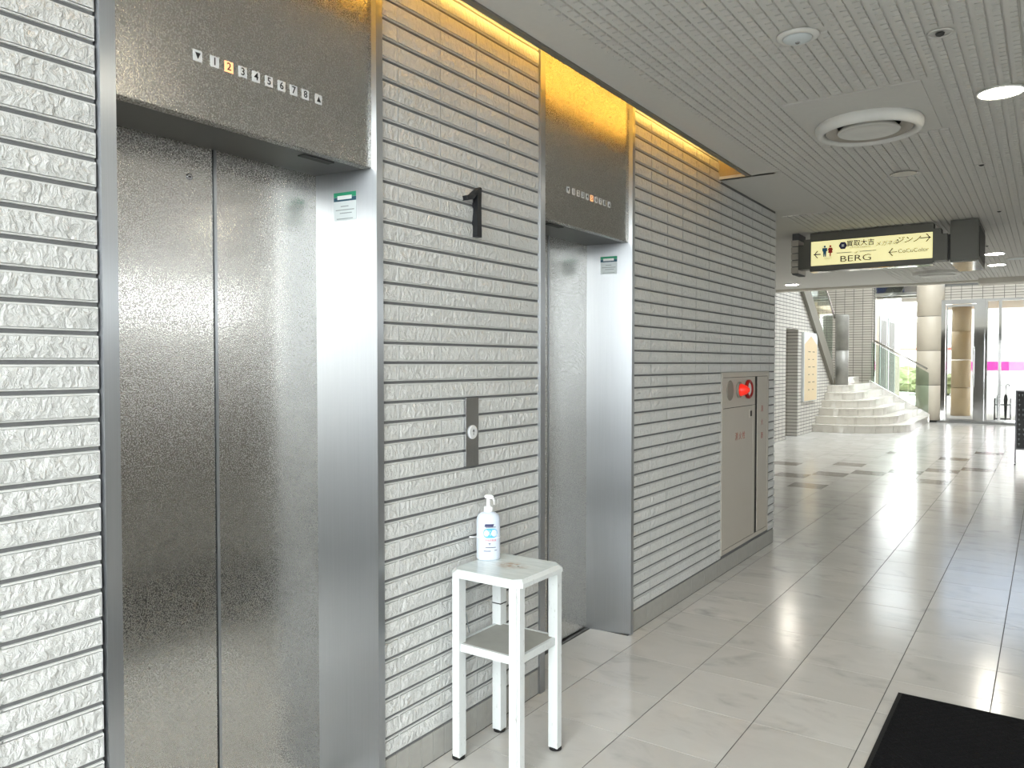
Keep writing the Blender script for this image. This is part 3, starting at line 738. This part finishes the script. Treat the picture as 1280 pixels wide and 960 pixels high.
# ------------------------------------------------------------------ hanging guide sign
SY = 7.70
t = thing('hanging_sign', 'dark grey hanging guide sign with backlit cream face and shop names', 'sign', (-1.36, SY + .07, 2.35))
poly = [(-1.985, 2.375), (-1.878, 2.375), (-1.878, 2.352), (-.846, 2.352), (-.846, 2.376), (-.735, 2.376), (-.735, 2.606), (-.785, 2.606), (-.785, 2.655), (-.846, 2.655), (-.846, 2.708), (-1.878, 2.708), (-1.878, 2.655), (-1.935, 2.655), (-1.935, 2.606), (-1.985, 2.606)]
MB().prism(poly, SY, SY + .13, 'y').build('housing', M['sign_grey'], t)
boxo('steel_underside', M['mirror_steel'], -1.876, -.848, SY + .002, SY + .128, 2.346, 2.3515, t)
FY = SY - .003
face = boxo('face', M['sign_face'], -1.868, -.850, FY, SY, 2.402, 2.628, t)
for x in (-1.6, -1.1): boxo('hanger', M['dark_grey'], x - .01, x + .01, SY + .05, SY + .07, 2.708, ZC - .0, t)
def sx_(px): return -1.868 + (px - 1014) / (1166 - 1014) * 1.018
P_ = FY - .0002
def ink(name, mb, mat): return mb.build(name, M[mat], face)
def arrow(cx, cz, L, sgn, mat, w=.004):
    mb = MB()
    mb.box(cx - L / 2, cx + L / 2, P_ - .0005, P_, cz - w, cz + w)
    tip = cx + sgn * L / 2
    for s in (-1, 1):
        mb.prism([(tip, cz - s * w), (tip - sgn * .03, cz + s * .034), (tip - sgn * .042, cz + s * .034), (tip - sgn * .012, cz + s * .0)], P_ - .0005, P_, 'y')
    return ink('arrow', mb, mat)
arrow(-1.812, 2.506, .064, -1, 'ink_navy', .005); arrow(-.905, 2.583, .085, 1, 'ink_black', .004); arrow(-1.165, 2.478, .072, -1, 'ink_brown', .003)
def figure(cx, cz, mat, skirt):
    mb = MB().lathe([(.010, -.0005), (.010, 0)], (cx, P_, cz + .045), 'y', 14)
    if skirt: mb.prism([(cx - .014, cz + .032), (cx + .014, cz + .032), (cx + .024, cz + .012), (cx + .016, cz + .008), (cx + .020, cz - .016), (cx + .006, cz - .018), (cx + .004, cz - .05), (cx - .004, cz - .05), (cx - .006, cz - .018), (cx - .020, cz - .016), (cx - .016, cz + .008), (cx - .024, cz + .012)], P_ - .0005, P_, 'y')
    else: mb.prism([(cx - .022, cz + .032), (cx + .022, cz + .032), (cx + .022, cz - .0), (cx + .014, cz - .0), (cx + .012, cz - .05), (cx + .003, cz - .05), (cx, cz - .016), (cx - .003, cz - .05), (cx - .012, cz - .05), (cx - .014, cz), (cx - .022, cz)], P_ - .0005, P_, 'y')
    ink('toilet_figure', mb, mat)
figure(-1.745, 2.530, 'ink_blue', False); figure(-1.695, 2.530, 'ink_red', True)
T = lambda s, z, x, zz, mat, **k: ink('lettering', text_mb(s, z, (x, P_, zz), '-y', **k), mat)
T('TOILET', .022, -1.715, 2.462, 'ink_grey')
hexp = lambda r, cx, cz: [(cx + r * math.cos(R(60 * k)), cz + r * math.sin(R(60 * k))) for k in range(6)]
ink('hexagon_logo', MB().prism(hexp(.037, -1.585, 2.572), P_ - .0005, P_, 'y'), 'ink_navy')
ink('hexagon_logo_centre', MB().box(-1.596, -1.574, P_ - .001, P_ - .0005, 2.561, 2.583), 'paper')
T('買取大吉', .060, -1.435, 2.582, 'ink_black', bold=.0008)
T('KAITORI DAIKICHI', .019, -1.435, 2.545, 'ink_brown', sx=1.1)
T('of', .03, -1.475, 2.500, 'ink_black', shear=.3)
for (a, b) in ((-1.64, -1.51), (-1.44, -1.30)): ink('fine_print', MB().box(a, b, P_ - .0005, P_, 2.503, 2.509), 'ink_grey')
T('BERG', .080, -1.475, 2.446, 'ink_brown', sx=1.45)
T('メガネの', .048, -1.215, 2.560, 'ink_black', shear=.3); T('ジンノ', .064, -1.045, 2.575, 'ink_black', shear=.3, sx=1.1, bold=.0006)
T('CoCuColor', .050, -1.0, 2.480, 'ink_black')
# box sign beside it
t = thing('hanging_box_sign', 'plain dark grey hanging box sign with steel underside beside the guide sign', 'sign', (-.6, SY + .4, 2.34))
MB().cbox(-.715, -.505, SY + .002, SY + .80, 2.362, 2.712, .003).build('housing', M['sign_grey'], t)
boxo('side_face', M['dark_grey'], -.506, -.499, SY + .08, SY + .74, 2.40, 2.66, t)
boxo('steel_underside', M['mirror_steel'], -.713, -.507, SY + .006, SY + .795, 2.350, 2.3618, t)
boxo('bracket', M['dark_grey'], -.736, -.714, SY + .03, SY + .09, 2.385, 2.60, t)
boxo('hanger', M['dark_grey'], -.66, -.56, SY + .1, SY + .2, 2.712, ZC - .0, t)
# tile-clad stub hanging from the ceiling at the sign's end
t = thing('tiled_pendant', 'narrow tile clad block hanging from the ceiling at the guide sign end', 'ceiling block', (-2.03, SY + .13, 2.33))
boxo('core', M['tile_joint'], -2.048, -1.990, SY + .02, SY + .28, 2.335, ZC - .0, t)
for k in range(6):
    zz = 2.345 + k * .0645
    if zz + .058 < ZC: MB().cbox(-2.055, -1.987, SY + .008, SY + .29, zz, zz + .057, .003).build('wall_tile', M['cabinet_paint'], t)

# ------------------------------------------------------------------ far left brick wall with passage opening
FX = -4.2
wl = MB()
wl.prism([(6.5, 0), (15.45, 0), (15.45, 2.17), (16.33, 2.17), (16.33, 0), (19.72, 0), (19.72, .97), (19.24, .97), (16.44, 2.97), (13.56, 5.0), (13.56, 2.9), (6.5, 2.9)], FX - .2, FX, 'x')
struct('wall_left', wl, M['brick_x'])
struct('wall_passage', MB().box(-5.6, FX - .2, 16.33, 16.5, 0, 2.5).box(-5.6, FX - .2, 15.28, 15.45, 0, 2.5).box(-5.75, -5.6, 15.28, 16.5, 0, 2.5).box(-5.6, FX - .2, 15.28, 16.5, 2.4, 2.5), M['brick_y'])
struct('wall_stair', MB().box(-6.0, -5.75, 6.5, 23.0, 0, 6.0), M['brick_x'])
# facade pier and the brick band over the doors
struct('wall_facade', MB().box(-6.0, -3.86, 22.4, 23.0, 0, 6.0), M['brick_y'])
struct('wall_band', MB().box(-2.78, .60, 22.45, 22.75, 3.07, 3.43).box(-3.86, .60, 22.45, 22.75, 5.7, 6.0), M['brick_y'])
sk = struct('added_skylight', MB().box(-3.8, 1.0, 16, 16.08, 6.0, 6.1).box(-3.8, 1.0, 19.92, 20, 6.0, 6.1).box(-3.8, -3.72, 16.08, 19.92, 6.0, 6.1).box(.92, 1.0, 16.08, 19.92, 6.0, 6.1).box(-1.44, -1.36, 16.08, 19.92, 6.0, 6.1), M['dark_steel'])  # unseen skylight, added to brighten the stair hall
for (a, b) in ((-3.72, -1.44), (-1.36, .92)): boxo('pane', M['glass'], a, b, 16.08, 19.92, 6.045, 6.055, sk)
struct('ceiling_atrium', MB().box(-6.0, -3.8, 13.5, 23.0, 6.0, 6.1).box(1.0, X_RIGHT + .2, 13.5, 23.0, 6.0, 6.1).box(-3.8, 1.0, 13.5, 16, 6.0, 6.1).box(-3.8, 1.0, 20, 23.0, 6.0, 6.1).box(-6.0, X_RIGHT + .2, 13.5, 13.56, 3.0, 6.1), M['ceiling_board'])
# guide board on the brick wall
t = thing('wall_guide_board', 'tall cream floor guide board with house shaped print on the brick wall', 'notice board', (FX, 17.2, .69))
gb = boxo('board', M['paper'], FX - .002, FX + .05, 16.62, 17.74, .69, 2.13, t)
MB().prism([(16.66, .70), (17.70, .70), (17.70, 1.88), (17.18, 2.06), (16.66, 1.88)], FX + .0502, FX + .052, 'x').build('house_print', M['cream_panel'], t)
for k in range(6):
    for (a, b) in ((16.95, 17.15), (17.3, 17.5)):
        boxo('print_line', M['ink_brown'], FX + .0521, FX + .0525, a, b - (.08 if k % 2 else 0), 1.72 - k * .16, 1.735 - k * .16, t)

# ------------------------------------------------------------------ winding stairs
st = thing('staircase', 'pale stone steps fanning round a corner up to a landing', 'stairs', (-3.4, 20, 0))
YE = 21.95
def step_curve(k):
    """front edge of step k from the brick wall round to the glass side"""
    y0 = 17.56 + .27 * k; x1 = -2.45 - .272 * k; rx = (x1 + 4.2) * .85; ry = 1.35 - .06 * k
    pts = [(-4.2, y0)]
    n = 14
    for i in range(n + 1):
        a_ = -math.pi / 2 + (math.pi / 2) * i / n
        pts.append((x1 - rx + rx * math.cos(a_), y0 + ry + ry * math.sin(a_)))
    pts.append((x1, YE)); return pts
def offset_in(pts, d):
    out = []
    for i, p in enumerate(pts):
        a_ = Vector(pts[max(i - 1, 0)]); b_ = Vector(pts[min(i + 1, len(pts) - 1)]); dd = (b_ - a_).normalized(); out.append((p[0] - dd.y * d, p[1] + dd.x * d))
    return out
RISE = .1635
for k in range(7):
    if k == 6: st = thing('stair_landing', 'pale stone landing at the head of the fanning steps', 'landing', (-4.9, 20.8, RISE * 6))
    c = step_curve(k) if k < 6 else [(-4.2, 19.74), (-4.09, 20.1), (-4.08, 20.5), (-4.08, YE)]; z1 = RISE * (k + 1); z0_ = RISE * k
    # core
    inner = offset_in(c, .022)
    notch = [(-5.74, YE), (-5.74, 19.74)]          # the landing, behind the newel pillar
    core = [(max(x, -4.2), y) for x, y in inner] + ([(-4.2, YE)] if k < 6 else [(-5.74, YE), (-5.74, 19.762)])
    s = MB().prism(core, z0_ if k else 0, z1 - .03).build('step_core', M['stone_clad'], st)
    tread = [(max(x, -4.2), y) for x, y in c] + ([(-4.2, YE)] if k < 6 else notch)
    MB().prism(tread, z1 - .03, z1).build('tread', M['stair_stone'], st)
    # riser tiles, each a curved stone slab
    cc = offset_in(c, .008); L = [0]
    for a_, b_ in zip(cc[:-1], cc[1:]): L.append(L[-1] + math.dist(a_, b_))
    def at(s_):
        for i in range(len(cc) - 1):
            if s_ <= L[i + 1] + 1e-9:
                f_ = (s_ - L[i]) / max(1e-9, L[i + 1] - L[i]); return (cc[i][0] + (cc[i + 1][0] - cc[i][0]) * f_, cc[i][1] + (cc[i + 1][1] - cc[i][1]) * f_)
        return cc[-1]
    nt = max(1, round(L[-1] / .42)); w = L[-1] / nt
    for q in range(nt):
        ss = [q * w + .004 + (w - .008) * i / 4 for i in range(5)]; A_ = [at(x) for x in ss]; B_ = offset_in(A_, .014)
        MB().prism(A_ + B_[::-1], z0_ + .001, z1 - .031).build('riser_tile', M['stair_stone'], st)
# upper flight climbing towards the corridor behind the brick wall
uf = thing('upper_stair_flight', 'upper stair flight rising behind the brick wall', 'stairs', (-5, 18, 1.14))
for k in range(16):
    ya, z = 19.73 - .26 * k, 1.145 + .178 * (k + 1)
    boxo('step', M['stair_stone'], -5.74, -4.42, ya - .27, ya, z - .2, z, uf)
MB().prism([(19.25, .99), (19.25, 1.42), (15.0, 4.43), (15.0, 4.0)], -4.2, -4.13, 'x').build('stringer', M['ceiling_trim'], uf)
for k in range(3):
    a_ = 19.05 - k * 1.0; b_ = a_ - .97; f_ = lambda y: 1.30 + (19.25 - y) * .708
    MB().prism([(a_, f_(a_) + .01), (a_, f_(a_) + .72), (b_, f_(b_) + .72), (b_, f_(b_) + .01)], -5.60, -5.585, 'x').build('glass_panel', M['green_glass'], uf)
MB().tube([(-5.59, 19.3, 2.2), (-5.59, 15.0, 5.25)], .03, 10).build('handrail', M['rail_steel'], uf)
MB().tube([(-4.165, 19.4, 2.55), (-4.165, 15.0, 5.6)], .025, 10).build('handrail', M['rail_steel'], uf)
for k in range(4):
    a_ = 19.2 - k * 1.0; b_ = a_ - .97; f_ = lambda y: 1.50 + (19.25 - y) * .708
    MB().prism([(a_, f_(a_) - .1), (a_, f_(a_) + 1.08), (b_, f_(b_) + 1.08), (b_, f_(b_) - .1)], -4.172, -4.16, 'x').build('glass_panel', M['green_glass'], uf)
t = thing('stair_pillar', 'round grey marble newel pillar standing on the stairs', 'pillar', (-4.02, 19.55, RISE * 6))
MB().lathe([(.145, 0), (.145, .80)], (-4.02, 19.55, RISE * 6 - .0), 'z', 32).build('pillar_drum', M['marble_pillar'], t)
MB().lathe([(.145, .804), (.145, 1.62), (.135, 1.64)], (-4.02, 19.55, RISE * 6), 'z', 32).build('pillar_drum', M['marble_pillar'], t)
# glass balustrade along the window side
t = thing('glass_balustrade', 'glass stair balustrade with sloping steel handrail beside the round column', 'balustrade', (-3.1, YE + .04, 0))
fz = lambda x: .22 + (-2.46 - x) * .601
for (a_, b_) in ((-2.47, -2.92), (-2.94, -3.38), (-3.40, -3.80)):
    MB().prism([(a_, fz(a_) - .16), (a_, fz(a_) + 1.02), (b_, fz(b_) + 1.02), (b_, fz(b_) - .16)], YE + .025, YE + .037, 'y').build('glass_panel', M['green_glass'], t)
MB().tube([(-2.50, YE + .03, 1.345), (-3.72, YE + .03, 2.07)], .024, 10).build('handrail', M['rail_steel'], t)
MB().prism([(-2.44, 0.0), (-2.44, .22), (-3.84, fz(-3.84)), (-3.84, fz(-3.84) - .25)], YE + .002, YE + .06, 'y').build('stringer', M['rail_steel'], t)

# ------------------------------------------------------------------ round clad column, entrance glazing
t = thing('round_column', 'thick round column clad in pale stone panels beside the glass doors', 'column', (-2.50, 22.42, 0))
for (a_, b_) in ((.05, .93), (.94, 1.80), (1.81, 2.67), (2.68, 3.54), (3.55, 4.41), (4.42, 5.99)):
    MB().lathe([(.31, a_), (.315, a_ + .004), (.315, b_ - .004), (.31, b_)], (-2.50, 22.42, 0), 'z', 40).build('cladding_panel', M['stone_clad'], t)
MB().lathe([(.30, 0), (.30, 5.99)], (-2.50, 22.42, 0), 'z', 32).build('core', M['dark_grey'], t)
def window(name, x0, x1, z0, z1, y, mat='mirror_steel', mull=(), fw=.05, gl='glass'):
    w = MB()
    for a in ((x0, x1, z1 - fw, z1), (x0, x1, z0, z0 + fw), (x0, x0 + fw, z0 + fw, z1 - fw), (x1 - fw, x1, z0 + fw, z1 - fw)): w.box(a[0], a[1], y - .04, y + .04, a[2], a[3])
    for mx in mull: w.box(mx - fw / 2, mx + fw / 2, y - .035, y + .035, z0 + fw, z1 - fw)
    o = struct(name, w, M[mat])
    xs = [x0 + fw] + [v for mx in mull for v in (mx - fw / 2, mx + fw / 2)] + [x1 - fw]
    for a, b in zip(xs[::2], xs[1::2]): boxo('pane', M[gl], a, b, y - .004, y + .004, z0 + fw, z1 - fw, o)
    return o
window('window_1', -3.85, -2.78, 0.0, 3.3, 22.6, fw=.04)
window('window_7', -3.85, -2.78, 3.3, 5.7, 22.6, fw=.04, gl='grey_glass')
# door with broad mirror-steel frame
d = struct('door_1', MB().box(-2.30, -2.14, 22.25, 22.45, 0, 3.07).box(-2.14, -1.484, 22.25, 22.45, 2.96, 3.07).box(-1.484, -1.30, 22.25, 22.45, 0, 3.07), M['mirror_steel'])
lf = struct('door_2', MB().box(-2.135, -2.10, 22.32, 22.37, .01, 2.955).box(-1.53, -1.489, 22.32, 22.37, .01, 2.955).box(-2.10, -1.53, 22.32, 22.37, .01, .10).box(-2.10, -1.53, 22.32, 22.37, 2.90, 2.955), M['mirror_steel'])
boxo('pane', M['grey_glass'], -2.10, -1.53, 22.34, 22.35, .10, 2.90, lf); boxo('door_handle', M['rail_steel'], -1.545, -1.515, 22.25, 22.30, .9, 1.9, lf)
struct('trim_4', MB().box(-2.3, .6, 22.15, 22.5, -.002, .045), M['dark_steel'])
window('window_2', -1.30, .60, .045, 3.07, 22.35, mull=(-.98,), fw=.06, gl='grey_glass')
struct('wall_entrance', MB().box(.60, X_RIGHT + .2, 22.3, 22.6, 0, 6.0), M['shopfront'])
window('window_3', -2.78, .60, 3.43, 5.7, 22.6, mull=(-2.2, -1.75, -1.3), fw=.07, mat='dark_steel', gl='tinted_glass')
# umbrella stand behind the glass with umbrellas
t = thing('umbrella_stand', 'grey metal umbrella stand behind the entrance glass', 'umbrella stand', (-.95, 22.75, 0))
for z in (.10, .45): MB().box(-1.10, -.75, 22.62, 22.63, z, z + .02).box(-1.10, -.75, 22.87, 22.88, z, z + .02).box(-1.10, -1.09, 22.62, 22.88, z, z + .02).box(-.76, -.75, 22.62, 22.88, z, z + .02).build('rail', M['chrome_dark'], t)
for (x, y) in ((-1.09, 22.63), (-.76, 22.63), (-1.09, 22.87), (-.76, 22.87)): MB().tube([(x, y, 0), (x, y, .62)], .012, 8).build('leg', M['chrome_dark'], t)
for k, (x, y, mat, lab) in enumerate(((-1.02, 22.72, 'paper', 'white folded umbrella with crook handle in the stand'), (-.86, 22.74, 'dark_grey', 'dark folded umbrella with crook handle in the stand'))):
    t = thing('umbrella', lab, 'umbrella', (x, y, .02), 'umbrellas in the entrance stand')
    MB().lathe([(.008, .02), (.02, .10), (.045, .60), (.03, .70), (.012, .72)], (x, y, 0), 'z', 12).build('canopy', M[mat], t)
    MB().tube([(x, y, .70), (x, y, .90), (x + .01, y, .95), (x + .04, y, .97), (x + .07, y, .95), (x + .075, y, .91)], .01, 8).build('crook_handle', M['chrome_dark'], t)
# black chalkboard on legs
t = thing('chalkboard_stand', 'black chalkboard on a grey steel stand beside the corridor', 'sign board', (-.08, 13.6, 0))
for a in ((-.392, -.372, .215, 1.085), (.20, .22, .215, 1.085)): boxo('frame_bar', M['chrome_dark'], a[0], a[1], 13.58, 13.61, a[2], a[3], t)
for a in ((.215, .235), (1.065, 1.085)): boxo('frame_bar', M['chrome_dark'], -.372, .20, 13.58, 13.61, a[0], a[1], t)
bd = boxo('board', M['black_paint'], -.372, .20, 13.59, 13.605, .235, 1.065, t)
for x in (-.385, .205): MB().box(x - .008, x + .008, 13.585, 13.605, 0, .22).box(x - .008, x + .008, 13.45, 13.75, 0, .02).build('leg', M['chrome_dark'], t)
for k in range(11):
    x = -.355
    z = 1.02 - k * .072
    while x < .12:
        w = random.uniform(.015, .035); MB().box(x, x + w, 13.5885, 13.5899, z, z + .006).box(x + w * .4, x + w * .4 + .006, 13.5885, 13.5899, z - .02, z + .012).build('chalk_stroke', M['ink_grey'], bd); x += w + random.uniform(.015, .06)

# ------------------------------------------------------------------ unseen sides of the corridor: glazed rear and right
rw = MB().box(-2.2, -1.7, Y_BACK - .2, Y_BACK, 0, Z_HALL).box(X_NEAR - .1, X_NEAR + .2, Y_BACK - .2, Y_BACK, 0, Z_HALL)
struct('wall_rear', rw, M['plaster'])
window('window_4', -1.7, X_NEAR - .1, 0.0, Z_HALL, Y_BACK - .1, mull=(.75, 1.65), mat='dark_steel')
rr = MB().box(X_RIGHT, X_RIGHT + .2, Y_STEP, 22.9, 2.6, 6.1).box(X_NEAR, X_NEAR + .2, Y_CEIL - .1, Y_STEP, 0, Z_HALL)
rr.box(X_RIGHT, X_RIGHT + .2, Y_STEP - .2, 4.8, 0, 2.6).box(X_RIGHT, X_RIGHT + .2, 7.4, 22.9, 0, 2.6).box(X_RIGHT, X_RIGHT + .2, 4.8, 7.4, 0, 2.0).box(X_NEAR, X_RIGHT + .2, Y_STEP, Y_STEP + .2, 0, ZC + .4)
struct('wall_right', rr, M['shopfront'])
struct('wall_hall', MB().box(X_NEAR, X_NEAR + .2, Y_BACK, Y_CEIL - .1, 0, Z_HALL), M['plaster'])
def xwindow(name, x, y0, y1, mull, z0=0, z1=2.6):
    w = MB(); fw = .05; x += .1
    for a in ((y0, y1, z1 - fw, z1), (y0, y1, z0, z0 + fw), (y0, y0 + fw, z0 + fw, z1 - fw), (y1 - fw, y1, z0 + fw, z1 - fw)): w.box(x - .04, x + .04, *a)
    for my in mull: w.box(x - .035, x + .035, my - fw / 2, my + fw / 2, z0 + fw, z1 - fw)
    o = struct(name, w, M['dark_steel']); ys = [y0 + fw] + [v for my in mull for v in (my - fw / 2, my + fw / 2)] + [y1 - fw]
    for a, b in zip(ys[::2], ys[1::2]): boxo('pane', M['glass'], x - .004, x + .004, a, b, z0 + fw, z1 - fw, o)
xwindow('added_window', X_RIGHT, 4.8, 7.4, (6.1,), 2.0)  # unseen high window, added for the bright reflection in the lift doors

# ------------------------------------------------------------------ outdoors
struct('forecourt', MB().box(-60, 60, 22.35, 90, -.3, -.02), M['paving'])
struct('ground', MB().box(-60, X_RIGHT + .2, -40, Y_BACK - .2, -.3, -.02).box(X_RIGHT + .2, 60, -40, 22.35, -.3, -.02).box(X_NEAR + .2, X_RIGHT + .2, -40, Y_STEP, -.3, -.02), M['asphalt'])
struct('ceiling_canopy', MB().box(-2.7, 6, 22.8, 27.2, 3.12, 3.4), M['outdoor_clad'])
t = thing('canopy_column', 'beige panelled round column outside the glass door', 'column', (-2.08, 25.8, 0))
for (a_, b_) in ((0, .80), (.81, 1.60), (1.61, 2.42), (2.43, 3.12)): MB().lathe([(.245, a_), (.25, a_ + .004), (.25, b_ - .004), (.245, b_)], (-2.08, 25.85, -.02), 'z', 36).build('cladding_panel', M['outdoor_clad'], t)
t = thing('street_hoarding', 'white street hoarding with a magenta stripe beyond the entrance', 'hoarding', (3, 32, -.02))
boxo('board', M['hoarding_white'], -2.6, 12, 32, 32.1, -.02, 4.5, t)
boxo('stripe', M['magenta'], -2.6, 12, 31.985, 32.0, 1.24, 1.55, t)
t = thing('annex_building', 'cream annex building with two tall windows outside the stair window', 'building', (-5.3, 28, 0))
boxo('wall', M['annex_wall'], -6.6, -4.3, 24.5, 30.2, -.02, 3.5, t)
for (a, b) in ((26.25, 27.25), (27.75, 28.85)):
    f_ = boxo('window', M['ink_grey'], -4.31, -4.27, a - .12, b + .12, .3, 2.95, t); boxo('pane', M['dark_grey'], -4.272, -4.262, a, b, .42, 2.83, f_)
# canopy beams over the stair window
t = thing('entrance_canopy_beam', 'dark blue and grey canopy structure above the stair window', 'canopy', (-3.5, 24, 3.3))
boxo('fascia', M['blue_dark'], -4.3, -3.3, 23.6, 23.8, 3.35, 4.4, t)
MB().prism([(-3.75, 3.35), (-3.35, 3.35), (-2.7, 4.6), (-3.1, 4.6)], 23.3, 23.5, 'y').build('raking_beam', M['sign_grey'], t)
boxo('lintel', M['cabinet_paint'], -3.4, -2.7, 24.0, 24.4, 3.2, 4.4, t)
boxo('lintel', M['sign_grey'], -4.3, -2.7, 23.2, 23.6, 3.26, 3.35, t)
# garden and hill behind
def bush(name, label, cat, x, y, z0, r, h, mat, group):
    t = thing(name, label, cat, (x, y, z0), group); bm = bmesh.new()
    bmesh.ops.create_icosphere(bm, subdivisions=3, radius=1.0)
    for v in bm.verts:
        q = 1 + .22 * math.sin(v.co.x * 9 + x) * math.sin(v.co.y * 8 + y) + random.uniform(-.14, .14); v.co = (v.co.x * r * q + x, v.co.y * r * q + y, z0 + h * .5 + v.co.z * h * .5 * q)
    mb = MB().add([v.co for v in bm.verts], [[v.index for v in f.verts] for f in bm.faces]); bm.free(); mb.build('foliage', M[mat], t)
    MB().tube([(x, y, z0), (x, y, z0 + h * .5)], r * .08, 8).build('trunk', M['brick_red'], t)
for (x, y, r, h, lab) in ((-4.6, 42, 1.3, 1.1, 'low yellow green garden shrub standing closest to the annex building'), (-3.0, 45, 1.1, 1.2, 'low yellow green garden shrub standing farthest from the low house'), (-6.4, 47, 1.4, 1.3, 'low yellow green garden shrub standing in front of the low house')): bush('garden_shrub', lab, 'shrub', x, y, -.02, r, h, 'leaf_light', 'shrubs beyond the annex')
hl = MB(); n = 24
hp = [(-60 + 5 * i, 6.5 + 4.5 * math.sin(i * .55) + 1.5 * math.sin(i * 1.7)) for i in range(n)]
hl.prism([(-60, -.3)] + hp + [(hp[-1][0], -.3)], 78, 88, 'y'); struct('hillside', hl, M['foliage'])
t = thing('low_house', 'white low house with red line beyond the garden', 'house', (-6.5, 55, 0))
boxo('wall', M['hoarding_white'], -9.5, -4.5, 54, 58, -.02, 2.6, t); boxo('red_band', M['brick_red'], -9.5, -4.5, 53.95, 54, 2.3, 2.45, t)
MB().prism([(-9.8, 2.6), (-4.2, 2.6), (-5.4, 4.0), (-8.6, 4.0)], 53.8, 58.2, 'y').build('roof', M['ink_grey'], t)
